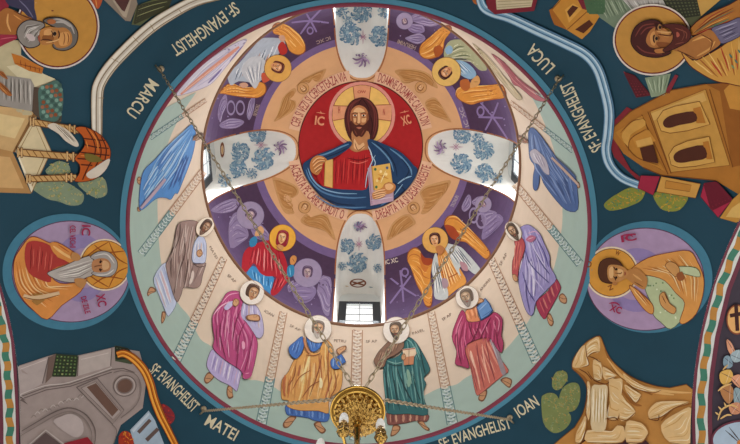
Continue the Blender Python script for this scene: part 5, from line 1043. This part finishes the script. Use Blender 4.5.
# ------------------------------------------------------------------ lower right corner
T = Thing('painted_rock', 'tall ochre stepped rock with pale facets, lower right', 'painted rock', hit_pend, level=8); crop(540, 330, 4.625)
q = T.p('mass', 'ochre rock'); outl(q, 'c08744', '7a4a20', '150 178 152 140 175 100 205 65 235 42 275 28 292 60 312 110 345 155 420 215 520 255 600 268 705 274 712 560 90 560 160 450 200 380 216 300 212 250 180 205', .8, True)
lines(q, '99602a', 12, '155 178 215 235 225 300 210 400', '300 90 350 190 440 260 520 300', '330 210 420 330 470 350', '560 420 620 360 700 340'); lines(q, 'ddb070', 12, '310 130 380 215 480 262 600 285 700 290', '230 300 225 380 180 450', '420 240 500 280 620 300')
for a in ('213 72 240 45 272 34 276 100 240 108 216 130', '150 170 165 120 190 80 210 72 216 120 226 160 195 172', '246 140 282 150 286 228 266 236 250 228', '318 232 350 226 382 232 372 330 360 412 308 405 322 330', '372 302 400 330 442 380 402 416 368 410', '392 252 430 275 468 302 442 338 402 290', '500 382 520 350 560 330 692 332 620 362 560 402 512 412', '290 170 340 200 352 215 300 232', '560 440 640 380 705 365 705 520 600 520', '215 470 240 462 300 465 330 470 360 440 390 450 380 520 220 520', '400 425 450 425 480 440 500 480 470 520 400 520', '170 470 195 430 205 400 215 410 212 460 190 520 165 520', '385 200 420 225 480 262 560 278 520 290 440 270 400 240', '218 240 232 258 232 380 222 420 212 380 220 300'):
    f_ = T.p('facet', 'pale facet'); f_.f('e2bd86', a); P_ = pts(a); n = len(P_); z = list(Z); crop(); folds(f_, P_[:n // 2 + 1], P_[n // 2:][::-1], ['f0d8ae', 'cf9f5e', 'f4e2c0'], 6, 1.1, n, (.5, .9)); f_.l('8a5524', .9, P_[n // 2:]); Z[:] = z
q = T.p('shaft', 'pale shaft'); q.f('dcc49a', '240 262 278 255 312 262 308 350 302 460 240 460 236 360'); folds(q, '245 270 242 450', '308 270 300 450', ['efe2c8', 'c09a5e', 'f2e8d0', 'b8975e'], 9, 1.4, 3, (.7, 1))
for a in ('225 122 250 130 280 150', '220 190 250 232 300 250 320 240', '302 412 345 405 362 420', '500 410 545 418 550 390', '180 180 215 200 240 232'): lines(T.p('crack'), '6d3c18', 5, a)
crop(540, 372, 6.167)
for lab, a in (('upper small olive tree left of the ochre rock', '75 90 78 40 100 0 135 -8 165 5 168 50 130 100 100 112'), ('round olive tree nearest the ochre rock', '118 160 140 100 185 68 230 70 248 110 245 180 215 235 165 245 130 215'), ('large olive tree at the lower right inscription', '8 170 25 140 60 128 100 140 130 190 190 270 175 330 120 372 70 370 20 310')):
    tree(lab, a, ['7f8a54', '9a9a5c', 'b0a066', '66805a', 'a88f50', '8a9a6a'], rr, 60)
T = Thing('painted_halo', 'top of a halo at the bottom edge under the ochre rock', 'painted figure', hit_pend, level=34); q = T.p('halo'); q.e('4a1f1c', 326, 520, 112, 114).e('c98840', 326, 520, 104, 106)
T = Thing('painted_figure', 'top of a dark brown head at the bottom edge under the ochre rock', 'painted figure', hit_pend, level=34); q = T.p('hair'); q.f('47272e', '430 470 440 438 490 415 540 402 610 400 650 420 680 460 640 480 520 490')

# ------------------------------------------------------------------ crossing arches at the left and right edges
def stripe_set(side, edge, sgn):
    names = {'right': 'right', 'left': 'left'}[side]
    def off(k, wob=0):
        o = []; E_ = resample(edge, 60)
        for i, (x, y) in enumerate(E_):
            a, b = E_[max(0, i - 1)], E_[min(59, i + 1)]; L_ = math.hypot(b[0] - a[0], b[1] - a[1]); kk = k + wob * math.sin(i * .95)
            o.append((x + sgn * abs(b[1] - a[1]) / L_ * kk, y + sgn * (a[0] - b[0]) / L_ * kk * (1 if b[1] > a[1] else -1)))
        return o
    def strip(part, h, k0, k1, w0=0, w1=0):
        A, B = off(k0, w0), off(k1, w1); part._add(h, cut([[A[i], A[i + 1], B[i + 1], B[i]] for i in range(59)], 5))
    crop(); T = Thing('arch_border', 'maroon, white and twisted green-gold border of the %s crossing arch' % names, 'painted border', hit_arch, 'borders of the crossing arches', level=2)
    strip(T.p('line', 'maroon line'), '6f3444', 0, 3.4); strip(T.p('line', 'white line'), 'cfd2ce', 3.2, 16); strip(T.p('line', 'maroon line'), '6a3242', 15.5, 20)
    q = T.p('twist', 'twisted green and gold cord'); A, B = off(5.6, 1.0), off(12.6, 1.0)
    with flat(q):
      for i in range(59): q._add('3f7a66' if (i // 3) % 2 else 'b5803c', [[A[i], A[i + 1], B[i + 1], B[i]]])
    return off
crop()
off_r = stripe_set('right', [(743, 211), (738, 222), (726, 248), (712, 284), (700, 333), (694.5, 370), (692.3, 396), (692, 420), (693, 452)], 1)
off_l = stripe_set('left', [(-3, 268), (1, 284), (8, 312), (14, 340), (16.5, 370), (18.3, 400), (19, 425), (19, 452)], -1)
T = Thing('painted_medallion', 'small orange disc with a dark cross on the right arch', 'medallion', hit_arch, 'discs on the right arch', level=20); crop(680, 220, 3.967)
q = T.p('disc'); q.e('8a4a30', 226, 395, 42, 60).e('dca868', 226, 395, 37, 54); q = T.p('cross', 'dark cross'); q.l('3c1c18', 15, '198 380 240 372', ends=1).l('3c1c18', 15, '222 335 228 440', ends=1)
T = Thing('painted_medallion', 'pale blue disc with an insect-like flower at the lower right corner', 'medallion', hit_arch, 'discs on the right arch', level=20); crop(680, 332, 3.967)
q = T.p('disc'); q.e('6a3242', 255, 430, 132, 82).e('a9bccf', 255, 430, 124, 74); q = T.p('flower'); lines(q, '3a2a2a', 5, '195 378 240 435', '180 390 235 438', '230 440 245 425'); q.e('c87a3a', 238, 440, 12)
T = Thing('painted_foliage', 'gold and pink leaf scrolls on the dark right arch', 'painted ornament', hit_arch, level=22)
for a, c in (('185 30 205 45 222 90 210 100 190 70', 'd99a78'), ('200 90 235 70 245 110 215 120', '9db0b8'), ('175 100 195 95 210 130 190 145 172 130', '7f98a8'), ('160 160 200 150 210 185 180 210 160 195', 'd8ab58'), ('205 180 240 170 240 220 215 205', 'd99a78'), ('160 220 200 210 215 250 195 285 170 260', 'b07a4c'), ('215 225 240 230 240 290 215 280', '8aa0a8'), ('195 290 235 280 240 320 205 325', 'c98a68')):
    q = T.p('leaf'); q.f(c, a); P_ = pts(a); z = list(Z); crop(); q.l('4a3040', .6, [P_[0], P_[2]]).l(mix(c, 'ffffff', .4), .6, [P_[1], P_[3]]); Z[:] = z
q = T.p('stem'); lines(q, 'd8b070', 7, '150 350 165 310 200 290 230 300', '155 330 140 318', '168 312 152 296', '185 300 175 280', '160 345 185 330 205 330', '150 235 175 215 205 205', '170 150 190 130')
# ------------------------------------------------------------------ the brass chandelier and its four chains
brass = mat_brass('polished_brass', 'c9a050', .16, .25); brass_d = mat_brass('cast_brass', 'bf9852', .24, 1.6); iron = mat_brass('chain_metal', 'b9a88c', .45, .4)
def lathe(name, prof, m, parent, n=48, dz=0.0, at_=(0, 0), origin=None, rip=None):
    V = []; Fc = []; k = len(prof)
    for i in range(n):
        a = 2 * PI * i / n
        for r, z in prof:
            rr_ = r * (1 + (rip[1] * math.cos(rip[0] * a) if rip and 0.02 < r else 0)); V.append((at_[0] + rr_ * math.cos(a), at_[1] + rr_ * math.sin(a), z + dz))
    for i in range(n):
        j = (i + 1) % n
        for q in range(k - 1): Fc.append((i * k + q, j * k + q, j * k + q + 1, i * k + q + 1))
    return mesh_obj(name, V, Fc, [m], parent=parent, origin=origin, smooth=True)
def tube(path, r, sides=8):
    V = []; Fc = []; n = len(path)
    for i, p in enumerate(path):
        d = (Vector(path[min(n - 1, i + 1)]) - Vector(path[max(0, i - 1)])).normalized(); u = d.cross(Vector((0, 0, 1)));
        if u.length < 1e-3: u = d.cross(Vector((1, 0, 0)))
        u.normalize(); w_ = d.cross(u)
        for s in range(sides): a = 2 * PI * s / sides; V.append(tuple(Vector(p) + (u * math.cos(a) + w_ * math.sin(a)) * r))
    for i in range(n - 1):
        for s in range(sides): t = (s + 1) % sides; Fc.append((i * sides + s, i * sides + t, (i + 1) * sides + t, (i + 1) * sides + s))
    return V, Fc
HUB = Vector((0.03, 0.0, 7.16))
ch = bpy.data.objects.new('chandelier', None); COL.objects.link(ch); ch.location = HUB; tag(ch, 'polished brass chandelier with white candle bulbs, hanging on chains at the bottom', 'chandelier')
O3 = HUB.copy()
def cz(name, prof, m, par=ch, **k): return lathe(name, [(r, HUB.z + z) for r, z in prof], m, par, origin=O3, **{**dict(at_=(HUB.x, HUB.y)), **k})
bowl = cz('bowl', [(0.0, -.175), (.03, -.17), (.06, -.158), (.095, -.135), (.125, -.1), (.145, -.06), (.156, -.02), (.158, .012), (.0, .02)], brass_d, n=96, rip=(24, .035))
rimo = cz('rim', [(.150, -.012), (.164, -.022), (.172, -.012), (.176, -.002), (.192, -.006), (.205, .002), (.209, .016), (.204, .03), (.19, .036), (.186, .05), (.175, .056), (.165, .05), (.02, .06), (0, .07)], brass, n=64)
leafm = []
for ringn_, (rr0, zz, cnt, s) in enumerate(((.15, -.05, 22, .027), (.13, -.095, 18, .027), (.1, -.135, 14, .026), (.06, -.16, 9, .022))):
    for i in range(cnt):
        a = 2 * PI * (i + ringn_ * .5) / cnt; c = Vector((HUB.x + rr0 * math.cos(a), HUB.y + rr0 * math.sin(a), HUB.z + zz)); u = Vector((math.cos(a), math.sin(a), (2.2, 1.3, .8, .35)[ringn_])).normalized(); t_ = Vector((-math.sin(a), math.cos(a), 0)); n_ = u.cross(t_); n_ = n_ if n_.dot(Vector((math.cos(a), math.sin(a), -1))) > 0 else -n_
        V = []; Fc = []
        for p_ in range(5):
            for q_ in range(5):
                k = p_ / 4; wv = math.sin(PI * min(.98, k * .9 + .08)) * .55; V.append(c + u * (s * (k * 2 - 1)) + t_ * (s * wv * (q_ / 2 - 1)) + n_ * (.006 + .012 * (1 - (q_ / 2 - 1) ** 2) + .012 * k * k))
        for p_ in range(4):
            for q_ in range(4): b_ = p_ * 5 + q_; Fc.append((b_, b_ + 1, b_ + 6, b_ + 5))
        mesh_obj('leaf', V, Fc, [brass_d], parent=bowl, origin=O3 * 0 if False else O3, smooth=True)
cz('stem', [(0, -.165), (.03, -.17), (.034, -.185), (.02, -.2), (.018, -.22), (.024, -.26), (.03, -.28), (.02, -.3), (.02, -.7), (.045, -.73), (.06, -.78), (.045, -.83), (.02, -.86), (.02, -.98), (.05, -1.0), (.07, -1.05), (.04, -1.12), (.0, -1.15)], brass, n=32)
white = mat('f2f1ec', .4, .02)
for i in range(6):
    a = -PI / 2 + PI / 6 + PI / 3 * i + .19; e = Vector((math.cos(a), math.sin(a), 0)); RC = .25; zc = -.52
    pth = [O3 + e * (.02 + (RC - .02) * t) + Vector((0, 0, -.82 - .13 * math.sin(PI * min(1, t * 1.25)) + (.0 if t < .8 else (t - .8) * .25))) for t in [k / 10 for k in range(11)]]
    V, Fc = tube([tuple(p) for p in pth], .011); arm = mesh_obj('arm', V, Fc, [brass], parent=ch, origin=O3, smooth=True)
    p = O3 + e * RC
    f_ = lambda name, prof, m, par, rip=None: lathe(name, [(r, O3.z + z - .225) for r, z in prof], m, par, n=24, at_=(p.x, p.y), origin=O3, rip=rip)
    cup = f_('candle_cup', [(0, -.56), (.016, -.555), (.024, -.53), (.042, -.5), (.044, -.49), (.022, -.485), (.026, -.46), (.036, -.43), (.035, -.415), (.024, -.41), (.025, -.375), (.02, -.37), (0, -.37)], brass_d, arm, (8, .06))
    f_('candle_bulb', [(.0, -.372), (.027, -.37), (.032, -.345), (.031, -.31), (.024, -.275), (.012, -.25), (.0, -.235)], white, arm)
# chains
LINK = {}
def chain(label, anchor, end, sag, hook=True):
    A, B = Vector(anchor), Vector(end); L_ = (B - A).length; n = int(L_ / .075); r0 = bpy.data.objects.new('chandelier_chain', None); COL.objects.link(r0); r0.location = A
    tag(r0, label, 'chain', 'chandelier chains')
    P_ = lambda t: A + (B - A) * t - Vector((0, 0, sag * 4 * t * (1 - t))); ll = L_ / n
    if ll not in LINK:
        V = []; Fc = []; hl, hw, rt, S_, Q = ll * .64, .0165, .0052, 12, 5
        for s in range(S_):
            c, sn = math.cos(2 * PI * s / S_), math.sin(2 * PI * s / S_); nr = Vector((c * hw, sn * hl, 0)).normalized()
            for q_ in range(Q): f2 = 2 * PI * q_ / Q; V.append(Vector((hl * c, hw * sn, 0)) + nr * rt * math.cos(f2) + Vector((0, 0, 1)) * rt * math.sin(f2))
        for s in range(S_):
            for q_ in range(Q): s2, q2 = (s + 1) % S_, (q_ + 1) % Q; Fc.append((s * Q + q_, s2 * Q + q_, s2 * Q + q2, s * Q + q2))
        LINK[ll] = (V, Fc)
    o = None
    for i in range(n):
        a, b = P_(i / n), P_((i + 1) / n); m = (a + b) / 2; d = (b - a).normalized(); u = d.cross(Vector((0, 0, 1))).normalized(); w_ = d.cross(u)
        if i % 2: u, w_ = w_, -u
        if o is None: o = mesh_obj('link', *LINK[ll], [iron], parent=r0, smooth=True)
        else: o = o.copy(); COL.objects.link(o)
        mx = Matrix((d, u, w_)).transposed().to_4x4(); mx.translation = m - A; o.matrix_local = mx
    if hook:
        e = (B - A); e.z = 0; e.normalize(); pth = [A - e * .16 + Vector((0, 0, .12)), A - e * .1 + Vector((0, 0, .06)), A - e * .04 + Vector((0, 0, -.01)), A + e * .01 + Vector((0, 0, -.03)), A + e * .03 + Vector((0, 0, .0)), A + e * .01 + Vector((0, 0, .03))]
        V, Fc = tube([tuple(p) for p in pth], .012); mesh_obj('hook', V, Fc, [iron], parent=r0, origin=A, smooth=True)
    pl = [(0, .03), (.035, .03), (.045, .0), (.02, -.015), (0, -.015)]
    lathe('wall_plate', [(r, A.z + z + .06) for r, z in pl], iron, r0, n=16, at_=(A.x, A.y), origin=A)
def pendpt(x, y, off):
    loc_, n, d = hit_pend(x, y); return loc_ + n * off
for lab, (x, y), (ex, ey), dz in (('long chain from the upper left corner to the chandelier', (157, 66), (354, 388), .10), ('long chain from the upper right corner to the chandelier', (562, 76), (365, 388), .10), ('chain from the lower left corner to the chandelier bowl', (202, 411), (337, 399), .03), ('chain from the lower right corner to the chandelier bowl', (511, 419), (384.5, 400), .03)):
    chain(lab, pendpt(x, y, .06), at_height(ex, ey, HUB.z + dz), .0)
for t_ in ALL: t_.build()
